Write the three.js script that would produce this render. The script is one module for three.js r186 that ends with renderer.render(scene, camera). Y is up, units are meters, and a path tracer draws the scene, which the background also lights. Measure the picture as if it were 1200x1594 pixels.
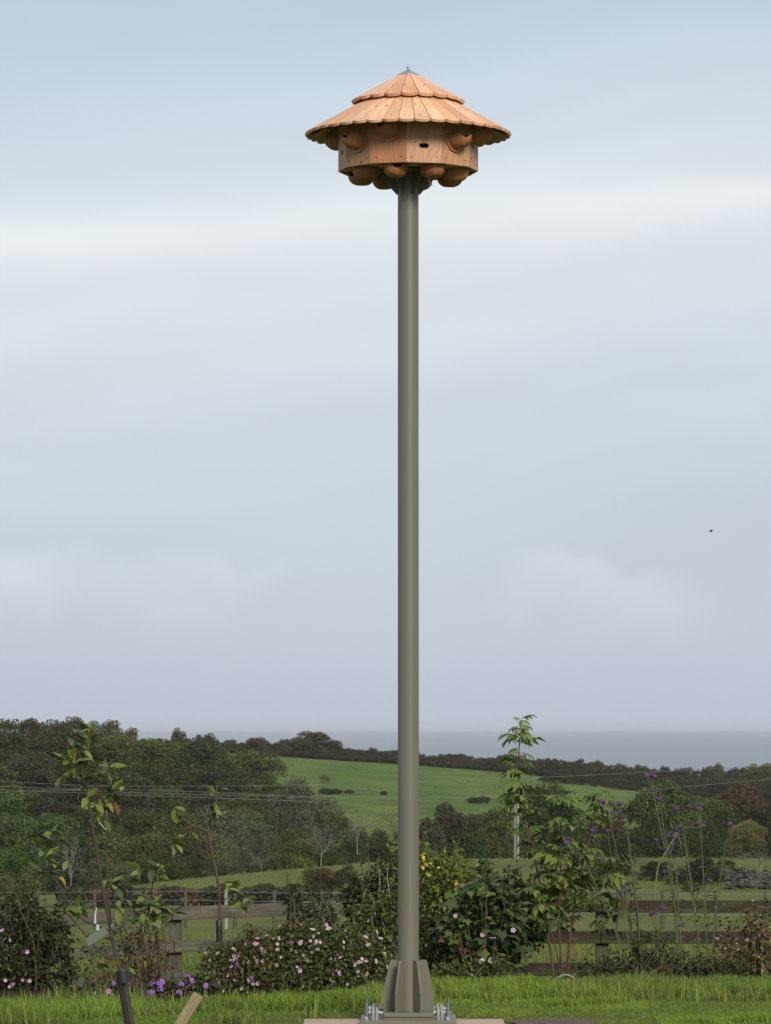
import * as THREE from 'three';
import { RoundedBoxGeometry } from 'three/addons/geometries/RoundedBoxGeometry.js';
import { mergeGeometries } from 'three/addons/utils/BufferGeometryUtils.js';

// ------------------------------------------------------------------ random numbers and noise
let seed = 20240917;
const rnd = () => { seed = (seed + 0x6D2B79F5) | 0; let t = Math.imul(seed ^ (seed >>> 15), 1 | seed); t = (t + Math.imul(t ^ (t >>> 7), 61 | t)) ^ t; return ((t ^ (t >>> 14)) >>> 0) / 4294967296; };
const rr = (a, b) => a + (b - a) * rnd();
const pick = (a) => a[Math.floor(rnd() * a.length)];
const clamp = (v, a = 0, b = 1) => Math.min(b, Math.max(a, v));
const lerp = (a, b, t) => a + (b - a) * t;
const sstep = (a, b, v) => { const t = clamp((v - a) / (b - a)); return t * t * (3 - 2 * t); };
const hash = (x, y, s) => { let h = Math.imul(x | 0, 374761393) ^ Math.imul(y | 0, 668265263) ^ Math.imul(s | 0, 2147483647 - 974711); h = Math.imul(h ^ (h >>> 13), 1274126177); return ((h ^ (h >>> 16)) >>> 0) / 4294967296; };
function vnoise(x, y, s = 0, wx = 0, wy = 0) {           // value noise, wrapping after wx / wy cells when given
  const xi = Math.floor(x), yi = Math.floor(y), fx = x - xi, fy = y - yi;
  const m = (v, w) => w ? ((v % w) + w) % w : v;
  const u = fx * fx * (3 - 2 * fx), v = fy * fy * (3 - 2 * fy);
  const x0 = m(xi, wx), x1 = m(xi + 1, wx), y0 = m(yi, wy), y1 = m(yi + 1, wy);
  return lerp(lerp(hash(x0, y0, s), hash(x1, y0, s), u), lerp(hash(x0, y1, s), hash(x1, y1, s), u), v);
}
function fbm(x, y, o = 4, s = 0, wx = 0, wy = 0) {
  let a = 0.5, r = 0, n = 0;
  for (let i = 0; i < o; i++) { r += a * vnoise(x, y, s + i * 17, wx, wy); n += a; x *= 2; y *= 2; wx *= 2; wy *= 2; a *= 0.5; }
  return r / n;
}
const curve = (pts) => (v) => {                          // piecewise smooth curve through [x, y] points
  if (v <= pts[0][0]) return pts[0][1];
  for (let i = 1; i < pts.length; i++) if (v <= pts[i][0]) { const [a, b] = pts[i - 1], [c, d] = pts[i]; return lerp(b, d, (v - a) / (c - a)); }
  return pts[pts.length - 1][1];
};

// ------------------------------------------------------------------ camera, sky, sun, exposure
const W = 1200, H0 = 1594, FOC = 6300, EYE = 1.69, TILT = Math.atan((1130 - 797) / FOC);
const scene = new THREE.Scene();
const camera = new THREE.PerspectiveCamera(2 * Math.atan(H0 / 2 / FOC) * 180 / Math.PI, W / H0, 0.5, 60000);
camera.position.set(0, EYE, 0);
camera.rotation.set(TILT, 0, 0);
scene.add(camera);
const renderer = new THREE.WebGLRenderer();
renderer.toneMapping = THREE.LinearToneMapping;
renderer.toneMappingExposure = 1.0;
renderer.shadowMap.enabled = true;

const sunDir = new THREE.Vector3(0.46, 0.62, 0.88).normalize();
const sun = new THREE.DirectionalLight(new THREE.Color(1.0, 0.92, 0.81), 3.6);
sun.position.copy(sunDir).multiplyScalar(120);
sun.target.position.set(0, 0, -25);
sun.castShadow = true; sun.shadow.radius = 32; sun.shadow.mapSize.set(2048, 2048);
Object.assign(sun.shadow.camera, { left: -30, right: 30, top: 30, bottom: -30, near: 1, far: 300 });
scene.add(sun, sun.target);

// sky: layered overcast, computed for every direction alike
const s2l = (c) => { c /= 255; return c <= 0.04045 ? c / 12.92 : Math.pow((c + 0.055) / 1.055, 2.4); };
{
  const w = 4096, h = 2048, data = new Float32Array(w * h * 4);
  const stops = [[-90, 150, 158, 168], [-1.5, 172, 181, 193], [0, 186, 195, 207], [0.5, 189, 198, 210], [1.2, 194, 203, 214], [2.1, 198, 207, 218], [3, 201, 211, 221], [4.8, 210, 219, 227], [6.2, 218, 225, 231], [6.8, 218, 225, 231], [7.4, 213, 222, 230], [8.2, 208, 219, 228], [9.3, 196, 209, 223], [10.2, 190, 203, 217], [11.2, 192, 204, 217], [14, 200, 210, 221], [22, 206, 214, 224], [40, 214, 221, 229], [90, 222, 228, 235]];
  const ch = [1, 2, 3].map((k) => curve(stops.map((s) => [s[0], s2l(s[k])])));
  for (let j = 0; j < h; j++) {
    const el = (j + 0.5) / h * 180 - 90;
    const fade = sstep(0.5, 4, el);
    for (let i = 0; i < w; i++) {
      const az = (i + 0.5) / w * 360;                     // the camera looks at az 90 (towards -z)
      const o = (j * w + i) * 4;
      let band = 0, e2 = el, puff = 0, streak = 0;
      if (el > -3) {
        const tiltBand = (fbm(az / 9, el / 6, 2, 91, 40) - 0.5) * 2.2 + (vnoise(az / 12, 2, 93, 30) - 0.5) * 1.0;
        e2 = el + tiltBand * fade * (el < 14 ? 1 : 3);
        band = (fbm(az / 7.5, e2 / 0.75, 5, 11, 48) - 0.5) * 0.13 * fade * sstep(13, 8.5, Math.abs(el - 7)) + (fbm(az / 15, e2 / 4, 3, 31, 24) - 0.5) * 0.12 + (fbm(az / 1.6, e2 / 0.5, 4, 131, 225) - 0.5) * 0.035 * fade;
        const e0 = 7.17 + 0.36 * Math.sin((az - 90) * 0.1396) + 0.5 * (fbm(az / 6, 4, 3, 97, 60) - 0.5), sg = 0.27 * (0.6 + 0.8 * vnoise(az / 4, 7, 98, 90));
        streak = 0.15 * Math.exp(-Math.pow((el - e0) / sg, 2) / 2) * (0.45 + 0.9 * fbm(az / 5, el / 0.5, 3, 99, 72));
        if (el > 0.6 && el < 5.2) {                       // faint far cumulus heads
          const top = 2.55 + 0.9 * (fbm(az / 1.8, 1.3, 4, 51, 200) - 0.5) + 0.7 * (vnoise(az / 5, 0, 57, 72) - 0.5);
          const d = top + 0.5 * (fbm(az / 0.55, el / 0.4, 3, 61) - 0.5) - el;
          puff = sstep(-0.02, 0.07, d) * sstep(1.3, 0.05, d) * 0.13 * sstep(0.36, 0.56, fbm(az / 3, el / 2.5, 2, 71, 120));
        }
      }
      for (let k = 0; k < 3; k++) {
        let v = ch[k](e2) * (1 + band + puff * (k === 0 ? 1.15 : k === 1 ? 1 : 0.85) + streak * (k === 0 ? 1.25 : k === 1 ? 1.0 : 0.65));
        data[o + k] = v;
      }
      data[o + 3] = 1;
    }
  }
  const sky = new THREE.DataTexture(data, w, h, THREE.RGBAFormat, THREE.FloatType);
  sky.mapping = THREE.EquirectangularReflectionMapping;
  sky.magFilter = sky.minFilter = THREE.LinearFilter;
  sky.wrapS = THREE.RepeatWrapping;
  sky.needsUpdate = true;
  scene.background = sky; scene.environment = sky;
  scene.fog = new THREE.FogExp2(new THREE.Color(0.8, 0.86, 0.95), 0.00006);
}

// ------------------------------------------------------------------ names, labels, groups
const used = new Map();
function numbered(name) { const n = used.get(name) || 0; used.set(name, n + 1); return n ? `${name}_${String(n).padStart(3, '0')}` : name; }
function tag(o, label, category, group, kind) { o.userData = {}; if (label) o.userData.label = label; if (category) o.userData.category = category; if (group) o.userData.group = group; if (kind) o.userData.kind = kind; return o; }
function thing(name, label, category, pos = [0, 0, 0], group) {
  const o = new THREE.Group(); o.name = numbered(name); o.position.set(...pos); scene.add(o);
  return tag(o, label, category, group);
}
function part(name, geo, m, parent, kind) { const o = new THREE.Mesh(geo, m); o.name = name; parent.add(o); if (kind) o.userData.kind = kind; return o; }
function struct(name, geo, m) { const o = new THREE.Mesh(geo, m); o.name = numbered(name); scene.add(o); o.userData = { kind: 'structure' }; return o; }
const V = (x, y, z) => new THREE.Vector3(x, y, z);

// a pixel of the photograph at a given distance down the view, as a point of the place
const cT = Math.cos(TILT), sT = Math.sin(TILT);
function at(px, py, d) {
  const cx = (px - 600) / FOC, cy = (797 - py) / FOC, y = cy * cT + sT, z = cT - cy * sT, s = d / z;
  return V(cx * s, EYE + y * s, -d);
}
const mpp = (d) => d / FOC;                               // metres of one photo pixel at that distance

// ------------------------------------------------------------------ geometry builder
class MB {
  constructor() { this.p = []; this.i = []; this.c = []; this.u = []; }
  vert(x, y, z, c, u = 0, v = 0) { this.p.push(x, y, z); if (c) this.c.push(c[0], c[1], c[2]); this.u.push(u, v); return this.p.length / 3 - 1; }
  tri(a, b, c) { this.i.push(a, b, c); }
  quad(a, b, c, d) { this.i.push(a, b, c, a, c, d); }
  geo() {
    const g = new THREE.BufferGeometry();
    g.setAttribute('position', new THREE.Float32BufferAttribute(this.p, 3));
    g.setAttribute('uv', new THREE.Float32BufferAttribute(this.u, 2));
    if (this.c.length) g.setAttribute('color', new THREE.Float32BufferAttribute(this.c, 3));
    g.setIndex(this.i); g.computeVertexNormals();
    return g;
  }
  // a leaf folded along its midrib: from p along d (unit), side s (unit), bending down by droop
  leaf(p, d, s, len, wid, droop, c) {
    const n = V().crossVectors(s, d), f = wid * 0.22;
    const m = p.clone().addScaledVector(d, len * 0.5).addScaledVector(n, 0), t = p.clone().addScaledVector(d, len * 0.97); t.y -= droop * len; m.y -= droop * len * 0.3;
    const q = (x, sx, up) => { const r = x.clone().addScaledVector(s, sx).addScaledVector(n, up); return this.vert(r.x, r.y, r.z, c); };
    const a = q(p, 0, 0), l = q(m, -wid / 2, f), k = q(m, 0, 0), r = q(m, wid / 2, f), e = q(t, 0, 0);
    this.tri(a, k, l); this.tri(a, r, k); this.tri(l, k, e); this.tri(k, r, e);
  }
  // a tiny far leaf cluster: one bent diamond
  chip(p, d, s, len, wid, c) {
    const q = (x, y) => { const r = p.clone().addScaledVector(d, x).addScaledVector(s, y); return this.vert(r.x, r.y, r.z, c); };
    this.quad(q(-len / 2, 0), q(0, wid / 2), q(len / 2, 0), q(0, -wid / 2));
  }
  tube(pts, rads, sides = 6, c, cap = true) {
    const up = V(0, 0, 1); let prev = null; const rings = [];
    let dist = 0;
    pts.forEach((p, k) => {
      const a = pts[Math.max(0, k - 1)], b = pts[Math.min(pts.length - 1, k + 1)], t = b.clone().sub(a).normalize();
      if (k) dist += p.distanceTo(pts[k - 1]);
      let x = prev ? prev.clone().addScaledVector(t, -prev.dot(t)) : V().crossVectors(up, t);
      if (x.lengthSq() < 1e-8) x = V(1, 0, 0); x.normalize(); prev = x;
      const y = V().crossVectors(t, x), ring = [];
      for (let j = 0; j <= sides; j++) { const an = j / sides * Math.PI * 2, r = rads[k] ?? rads[rads.length - 1]; const q = p.clone().addScaledVector(x, Math.cos(an) * r).addScaledVector(y, Math.sin(an) * r); ring.push(this.vert(q.x, q.y, q.z, c, j / sides * 6.28 * r, dist)); }
      rings.push(ring);
    });
    for (let k = 1; k < rings.length; k++) for (let j = 0; j < sides; j++) this.quad(rings[k - 1][j], rings[k - 1][j + 1], rings[k][j + 1], rings[k][j]);
    if (cap) for (const [ring, p, fl] of [[rings[0], pts[0], 1], [rings[rings.length - 1], pts[pts.length - 1], 0]]) { const m = this.vert(p.x, p.y, p.z, c); for (let j = 0; j < sides; j++) fl ? this.tri(m, ring[j + 1], ring[j]) : this.tri(m, ring[j], ring[j + 1]); }
  }
}
const smoothPts = (pts, n = 4) => new THREE.CatmullRomCurve3(pts, false, 'centripetal').getPoints((pts.length - 1) * n);
function tubeGeo(pts, r0, r1, sides = 6, n = 4) { const b = new MB(), q = smoothPts(pts, n); b.tube(q, q.map((_, k) => lerp(r0, r1, k / (q.length - 1))), sides); return b.geo(); }
const randDir = () => { const z = rr(-1, 1), a = rr(0, 6.2832), r = Math.sqrt(1 - z * z); return V(r * Math.cos(a), z, r * Math.sin(a)); };
const sideOf = (d) => { const s = V().crossVectors(d, randDir()); return s.lengthSq() < 1e-4 ? V(1, 0, 0) : s.normalize(); };
const vary = (c, a = 0.25, h = 0.12) => { const k = 1 + rr(-a, a), g = rr(-h, h); return [c[0] * k * (1 + g), c[1] * k, c[2] * k * (1 - g)]; };

// ------------------------------------------------------------------ materials
function tex(w, h, f, srgb = true) {                       // f(x, y) in 0..1 gives linear r, g, b (or one grey)
  const d = new Uint8Array(w * h * 4), enc = (v) => srgb ? 255 * (v <= 0.0031308 ? v * 12.92 : 1.055 * Math.pow(v, 1 / 2.4) - 0.055) : 255 * v;
  for (let y = 0; y < h; y++) for (let x = 0; x < w; x++) { const c = f(x / w, y / h), o = (y * w + x) * 4; const a = typeof c === 'number' ? [c, c, c] : c; for (let k = 0; k < 3; k++) d[o + k] = clamp(Math.round(enc(clamp(a[k]))), 0, 255); d[o + 3] = 255; }
  const t = new THREE.DataTexture(d, w, h, THREE.RGBAFormat); t.wrapS = t.wrapT = THREE.RepeatWrapping; t.magFilter = THREE.LinearFilter; t.minFilter = THREE.LinearMipmapLinearFilter; t.generateMipmaps = true; if (srgb) t.colorSpace = THREE.SRGBColorSpace; t.needsUpdate = true; return t;
}
const mat = (o) => new THREE.MeshStandardMaterial({ roughness: 0.85, metalness: 0, ...o });
const rgb = (r, g, b) => new THREE.Color().setRGB(r, g, b);

// planed larch: growth rings drawn along v, knots with swirled grain
function woodTex(s, knots) {
  const kn = []; for (let i = 0; i < knots; i++) kn.push([hash(i, 1, s), hash(i, 2, s), 0.014 + 0.036 * Math.pow(hash(i, 3, s), 2)]);
  const f = (u, v) => {
    let x = u * 1.0 + 0.22 * (fbm(u * 3, v * 2, 3, s, 3, 2) - 0.5), near = 1;
    for (const [a, b, r] of kn) { let dx = u - a, dy = (v - b) * 2.2; dx -= Math.round(dx); if (Math.abs(v - b) > 0.5) continue; const q = Math.hypot(dx, dy * 0.7) / r; x += dx * 1.4 * Math.exp(-q * q * 0.12); near = Math.min(near, q); }
    const ring = 0.5 + 0.5 * Math.sin((x * 17 + 4.0 * fbm(x * 5, v * 2, 2, s + 5, 0, 2)) * 6.2832);
    const late = Math.pow(ring, 3), fine = fbm(u * 130, v * 9, 2, s + 9, 130, 9), broad = fbm(u * 4, v * 3, 3, s + 13, 4, 3);
    return { late, fine, broad, near };
  };
  const map = tex(512, 512, (u, v) => {
    const { late, fine, broad, near } = f(u, v), k = (1 - 0.15 * late) * (0.9 + 0.2 * fine) * (0.72 + 0.56 * broad), d = sstep(1.25, 0.6, near);
    let r = 0.78 * k, g = 0.49 * k * (1 - 0.12 * late), b = 0.315 * k * (1 - 0.2 * late);
    return [lerp(r, 0.16, d * 0.85), lerp(g, 0.07, d * 0.85), lerp(b, 0.035, d * 0.85)];
  });
  const bump = tex(512, 512, (u, v) => { const { late, fine } = f(u, v); return 0.5 + 0.25 * late + 0.25 * (fine - 0.5); }, false);
  map.repeat.set(2.2, 1.6); bump.repeat.set(2.2, 1.6);
  return { map, bumpMap: bump, bumpScale: 0.0003 };
}
const woodA = woodTex(101, 7), woodB = woodTex(202, 4);
const larch = [mat({ ...woodA, roughness: 0.62 }), mat({ ...woodB, roughness: 0.62, color: rgb(0.96, 0.9, 0.84) }), mat({ ...woodA, roughness: 0.62, color: rgb(1.12, 1.1, 1.08) }), mat({ ...woodB, roughness: 0.62, color: rgb(0.86, 0.77, 0.7) }), mat({ ...woodA, roughness: 0.62, color: rgb(1.0, 0.9, 0.78) })];
const panelWood = [[0.72, 0.64, 0.6], [0.66, 0.58, 0.47], [0.62, 0.45, 0.34], [0.58, 0.52, 0.47], [0.74, 0.7, 0.68], [0.68, 0.55, 0.45]].map((c, i) => mat({ ...(i % 2 ? woodA : woodB), roughness: 0.6, color: rgb(...c) }));
const soffitWood = mat({ ...woodB, roughness: 0.7, color: rgb(0.8, 0.98, 0.86) });
const cupWood = [mat({ ...woodA, roughness: 0.55, color: rgb(0.56, 0.38, 0.25) }), mat({ ...woodB, roughness: 0.55, color: rgb(0.47, 0.31, 0.2) })];
const paintBump = tex(256, 256, (u, v) => fbm(u * 40, v * 40, 3, 7, 40, 40), false);
const paintMap = tex(256, 256, (u, v) => { const k = 0.94 + 0.12 * (fbm(u * 20, v * 6, 4, 17, 20, 6)); return [0.122 * k, 0.116 * k, 0.088 * k]; });
const paint = mat({ map: paintMap, roughness: 0.42, bumpMap: paintBump, bumpScale: 0.0003 });
const galvMap = tex(256, 256, (u, v) => { const k = 0.36 + 0.2 * (fbm(u * 14, v * 14, 3, 3, 14, 14) - 0.5); return [k, k * 1.02, k * 1.04]; });
const galv = mat({ map: galvMap, roughness: 0.42, metalness: 0.85 });
const steelDark = mat({ color: rgb(0.2, 0.22, 0.25), roughness: 0.4, metalness: 0.8 });
const blackPlastic = mat({ color: rgb(0.012, 0.012, 0.013), roughness: 0.5 });
const whitePlastic = mat({ color: rgb(0.36, 0.38, 0.38), roughness: 0.5 });
// weathered fence timber: grey, silver-streaked, with lichen and green algae stains
function fenceTex(s, base) {
  const map = tex(512, 256, (u, v) => {
    const g = fbm(u * 6, v * 60, 3, s, 6, 60), st = fbm(u * 9, v * 7, 4, s + 3, 9, 7), alg = sstep(0.5, 0.72, fbm(u * 5, v * 4, 4, s + 5, 5, 4)), lich = sstep(0.72, 0.84, fbm(u * 30, v * 22, 3, s + 9, 30, 22));
    const k = (0.6 + 0.8 * g) * (0.55 + 0.9 * st);
    let c = base.map((b) => b * k);
    c = [lerp(c[0], 0.06 * k, alg * 0.6), lerp(c[1], 0.07 * k, alg * 0.6), lerp(c[2], 0.03 * k, alg * 0.6)];
    return [lerp(c[0], 0.17, lich * 0.55), lerp(c[1], 0.175, lich * 0.55), lerp(c[2], 0.14, lich * 0.55)];
  });
  const bump = tex(512, 256, (u, v) => fbm(u * 6, v * 60, 4, s, 6, 60), false);
  for (const t of [map, bump]) t.repeat.set(1, 4);
  return new THREE.MeshPhysicalMaterial({ map, bumpMap: bump, bumpScale: 0.004, roughness: 0.9, specularIntensity: 0.3 });
}
const railMat = fenceTex(301, [0.10, 0.094, 0.072]), postMat = fenceTex(355, [0.085, 0.074, 0.055]);
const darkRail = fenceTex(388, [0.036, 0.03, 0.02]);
const barkMap = tex(128, 256, (u, v) => { const k = 0.5 + fbm(u * 10, v * 14, 4, 77, 10, 14); return [0.075 * k, 0.055 * k, 0.04 * k]; });
const bark = mat({ map: barkMap, roughness: 0.9 });
const darkBark = mat({ color: rgb(0.04, 0.03, 0.022), roughness: 0.8 });
const redBark = mat({ color: rgb(0.085, 0.047, 0.034), roughness: 0.8 });
const paleBark = mat({ color: rgb(0.17, 0.155, 0.135), roughness: 0.9 });
const greenStem = mat({ color: rgb(0.075, 0.095, 0.035), roughness: 0.8 });
const matte = (o) => new THREE.MeshPhysicalMaterial({ roughness: 0.85, specularIntensity: 0.2, ...o });   // leaves and turf barely shine
const tinted = matte({ color: rgb(1, 1, 1), vertexColors: true });      // foliage whose leaves carry their own colours
const farFoliage = matte({ color: rgb(1, 1, 1), vertexColors: true });
const leafMat = (r, g, b) => new THREE.MeshPhysicalMaterial({ color: rgb(r, g, b), roughness: 0.6, specularIntensity: 0.4, transmission: 0.3, thickness: 0 });

// ------------------------------------------------------------------ the lie of the land
const crestPy = curve([[-300, 1425], [0, 1411], [130, 1393], [300, 1369], [450, 1352], [620, 1341], [750, 1336], [1000, 1336], [1200, 1338], [1500, 1340]]);
const edgePy = curve([[-400, 1120], [0, 1150], [250, 1165], [400, 1176], [620, 1190], [800, 1204], [980, 1224], [1200, 1246], [1600, 1275]]);
const bedEdge = curve([[-400, 24.2], [0, 24.3], [480, 24.6], [620, 25.7], [700, 26.4], [1600, 26.8]]);   // where lawn turns into border
const knots = [
  [-80, () => 0], [18, () => 0], [24.8, () => 0.0], [26.6, () => -0.02], [28.3, () => -0.3], [30.5, () => -0.66],
  [40, (p) => at(p, 1532, 40).y], [60, (p) => at(p, 1489, 60).y], [110, (p) => at(p, 1450, 110).y], [150, (p) => at(p, 1426, 150).y],
  [185, (p) => at(p, lerp(1403, 1378, clamp(p / 900)), 185).y], [240, (p) => at(p, crestPy(p), 240).y], [278, () => -11.4], [318, () => -10.6],
  [360, (p) => at(p, 1313, 360).y], [480, (p) => lerp(at(p, 1313, 360).y, at(p, edgePy(p), 600).y, 0.62)], [600, (p) => at(p, edgePy(p), 600).y], [640, (p) => at(p, edgePy(p), 600).y - 1.4], [720, () => -18], [820, () => -40],
];
function landY(x, z) {
  const d = -z, px = clamp(600 + x / Math.max(d, 8) * FOC, -400, 1600);
  let k = 0; while (k < knots.length - 2 && d > knots[k + 1][0]) k++;
  const [d0, f0] = knots[k], [d1, f1] = knots[k + 1], y0 = f0(px), y1 = f1(px), h = d1 - d0, s = (y1 - y0) / h;
  const sl = (a, b, ya, yb, ha, hb) => { const p = (yb) / hb, q = ya / ha; return p * q <= 0 ? 0 : 2 * p * q / (p + q); };   // monotone slope
  const pv = k > 0 ? (y0 - knots[k - 1][1](px)) / (d0 - knots[k - 1][0]) : s, nx = k < knots.length - 2 ? (knots[k + 2][1](px) - y1) / (knots[k + 2][0] - d1) : s;
  const m0 = pv * s <= 0 ? 0 : 2 * pv * s / (pv + s), m1 = nx * s <= 0 ? 0 : 2 * nx * s / (nx + s);
  const t = clamp((d - d0) / h), t2 = t * t, t3 = t2 * t;
  let y = y0 * (2 * t3 - 3 * t2 + 1) + m0 * h * (t3 - 2 * t2 + t) + y1 * (-2 * t3 + 3 * t2) + m1 * h * (t3 - t2);
  const rough = d < 27 ? 0.018 : d < 100 ? 0.06 : 0.16;
  y += rough * (fbm(x / (d < 27 ? 1.2 : 6), z / (d < 27 ? 1.2 : 6), 3, 5) - 0.5) * sstep(0.2, 1.2, Math.hypot(x - 0.13, z + 23.2));
  return y;
}
function landBand(name, d0, d1, nd, m, tint, lift = 0) {
  const nx = 150, xw = 260, b = new MB();
  for (let j = 0; j <= nd; j++) for (let i = 0; i <= nx; i++) {
    const t = i / nx * 2 - 1, x = Math.sign(t) * Math.pow(Math.abs(t), 2) * xw, d = lerp(d0, d1, j / nd), y = landY(x, -d) + lift;
    b.vert(x, y, -d, tint(x, d), x, d);
  }
  const r = nx + 1;
  for (let j = 0; j < nd; j++) for (let i = 0; i < nx; i++) { const a = j * r + i; b.quad(a, a + 1, a + r + 1, a + r); }
  return struct(name, b.geo(), m);
}
// turf: blades too small to tell apart, so grain only
const turfMap = tex(512, 512, (u, v) => { const a = fbm(u * 60, v * 60, 3, 401, 60, 60), b = fbm(u * 7, v * 7, 4, 411, 7, 7), k = 0.45 + 0.6 * a + 0.5 * b; return [0.62 * k * (0.8 + 0.4 * b), 0.62 * k, 0.6 * k]; });
const turfBump = tex(512, 512, (u, v) => fbm(u * 60, v * 60, 4, 401, 60, 60), false);
const turf = (rep, bump) => { const m = turfMap.clone(), q = turfBump.clone(); for (const t of [m, q]) { t.repeat.set(rep, rep); t.needsUpdate = true; } return matte({ map: m, bumpMap: q, bumpScale: bump, vertexColors: true, roughness: 0.95 }); };
const mixc = (a, b, t) => a.map((v, k) => lerp(v, b[k], t));
const soilC = [0.05, 0.036, 0.025];
landBand('lawn', -80, 27.4, 120, turf(0.7, 0.02), (x, d) => mixc([0.12, 0.165, 0.028], [0.16, 0.155, 0.05], fbm(x * 1.3, d * 1.3, 3, 21)));
landBand('flower_bed', 27.4, 31.5, 12, turf(0.8, 0.03), () => soilC);
landBand('paddock', 31.5, 172, 70, turf(0.16, 0.12), (x, d) => { const n = fbm(x / 9, d / 14, 4, 23), m = fbm(x / 2.2, d / 5, 3, 27); return mixc(mixc([0.13, 0.175, 0.032], [0.19, 0.18, 0.06], sstep(0.4, 0.62, n)), [0.17, 0.2, 0.055], m * 0.6); });
landBand('pasture', 172, 262, 40, turf(0.11, 0.2), (x, d) => { const n = fbm(x / 7, d / 16, 4, 25), worn = sstep(0.56, 0.66, fbm(x / 12, d / 4, 3, 35)) * sstep(1, 4, x); return mixc(mixc([0.14, 0.19, 0.035], [0.19, 0.21, 0.055], n), [0.12, 0.095, 0.06], worn * 0.8); });
landBand('woodland_floor', 262, 338, 24, turf(0.15, 0.2), (x, d) => mixc([0.05, 0.06, 0.025], [0.09, 0.12, 0.035], sstep(325, 338, d)));
landBand('hill_field', 338, 604, 70, turf(0.09, 0.2), (x, d) => { const n = fbm(x / 10, d / 22, 4, 29), m = fbm(x / 4, d / 4, 4, 33), tr = sstep(0.035, 0.0, Math.abs(fbm(x / 40, d / 14, 3, 43) - 0.5)); return mixc(mixc(mixc([0.135, 0.225, 0.04], [0.185, 0.25, 0.058], n), [0.085, 0.135, 0.034], sstep(0.48, 0.68, m) * 0.75), [0.15, 0.17, 0.05], tr * 0.35); });
landBand('headland', 604, 820, 20, turf(0.1, 0.2), () => [0.05, 0.06, 0.03]);

// the sea, out to the horizon
{
  const bump = tex(512, 512, (u, v) => fbm(u * 24, v * 60, 4, 501, 24, 60), false); bump.repeat.set(1 / 60, 1 / 60);
  const m = mat({ color: rgb(0.08, 0.1, 0.125), roughness: 0.32, bumpMap: bump, bumpScale: 0.45 });
  const b = new MB(), xs = [-16000, -4000, -800, 0, 800, 4000, 16000], ds = [690, 1200, 2500, 5000, 9000, 14000, 21000];
  for (const d of ds) for (const x of xs) b.vert(x, -24, -d, null, x, d);
  for (let j = 0; j < 6; j++) for (let i = 0; i < 6; i++) { const a = j * 7 + i; b.quad(a, a + 1, a + 8, a + 7); }
  struct('sea', b.geo(), m);
}
{ // border soil carried forward to the diagonal edge of the grass
  const b = new MB(), n = 60, m = 10;
  for (let j = 0; j <= m; j++) for (let i = 0; i <= n; i++) { const px = -300 + i * 30, d = lerp(bedEdge(px) + 0.12 * (fbm(px / 30, 3, 3, 61) - 0.5), 27.5, j / m), x = (px - 600) / FOC * d; b.vert(x, landY(x, -d) + 0.006, -d, soilC, x, d); }
  for (let j = 0; j < m; j++) for (let i = 0; i < n; i++) { const a = j * (n + 1) + i; b.quad(a, a + 1, a + n + 2, a + n + 1); }
  struct('flower_bed', b.geo(), turf(0.8, 0.03));
}

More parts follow.
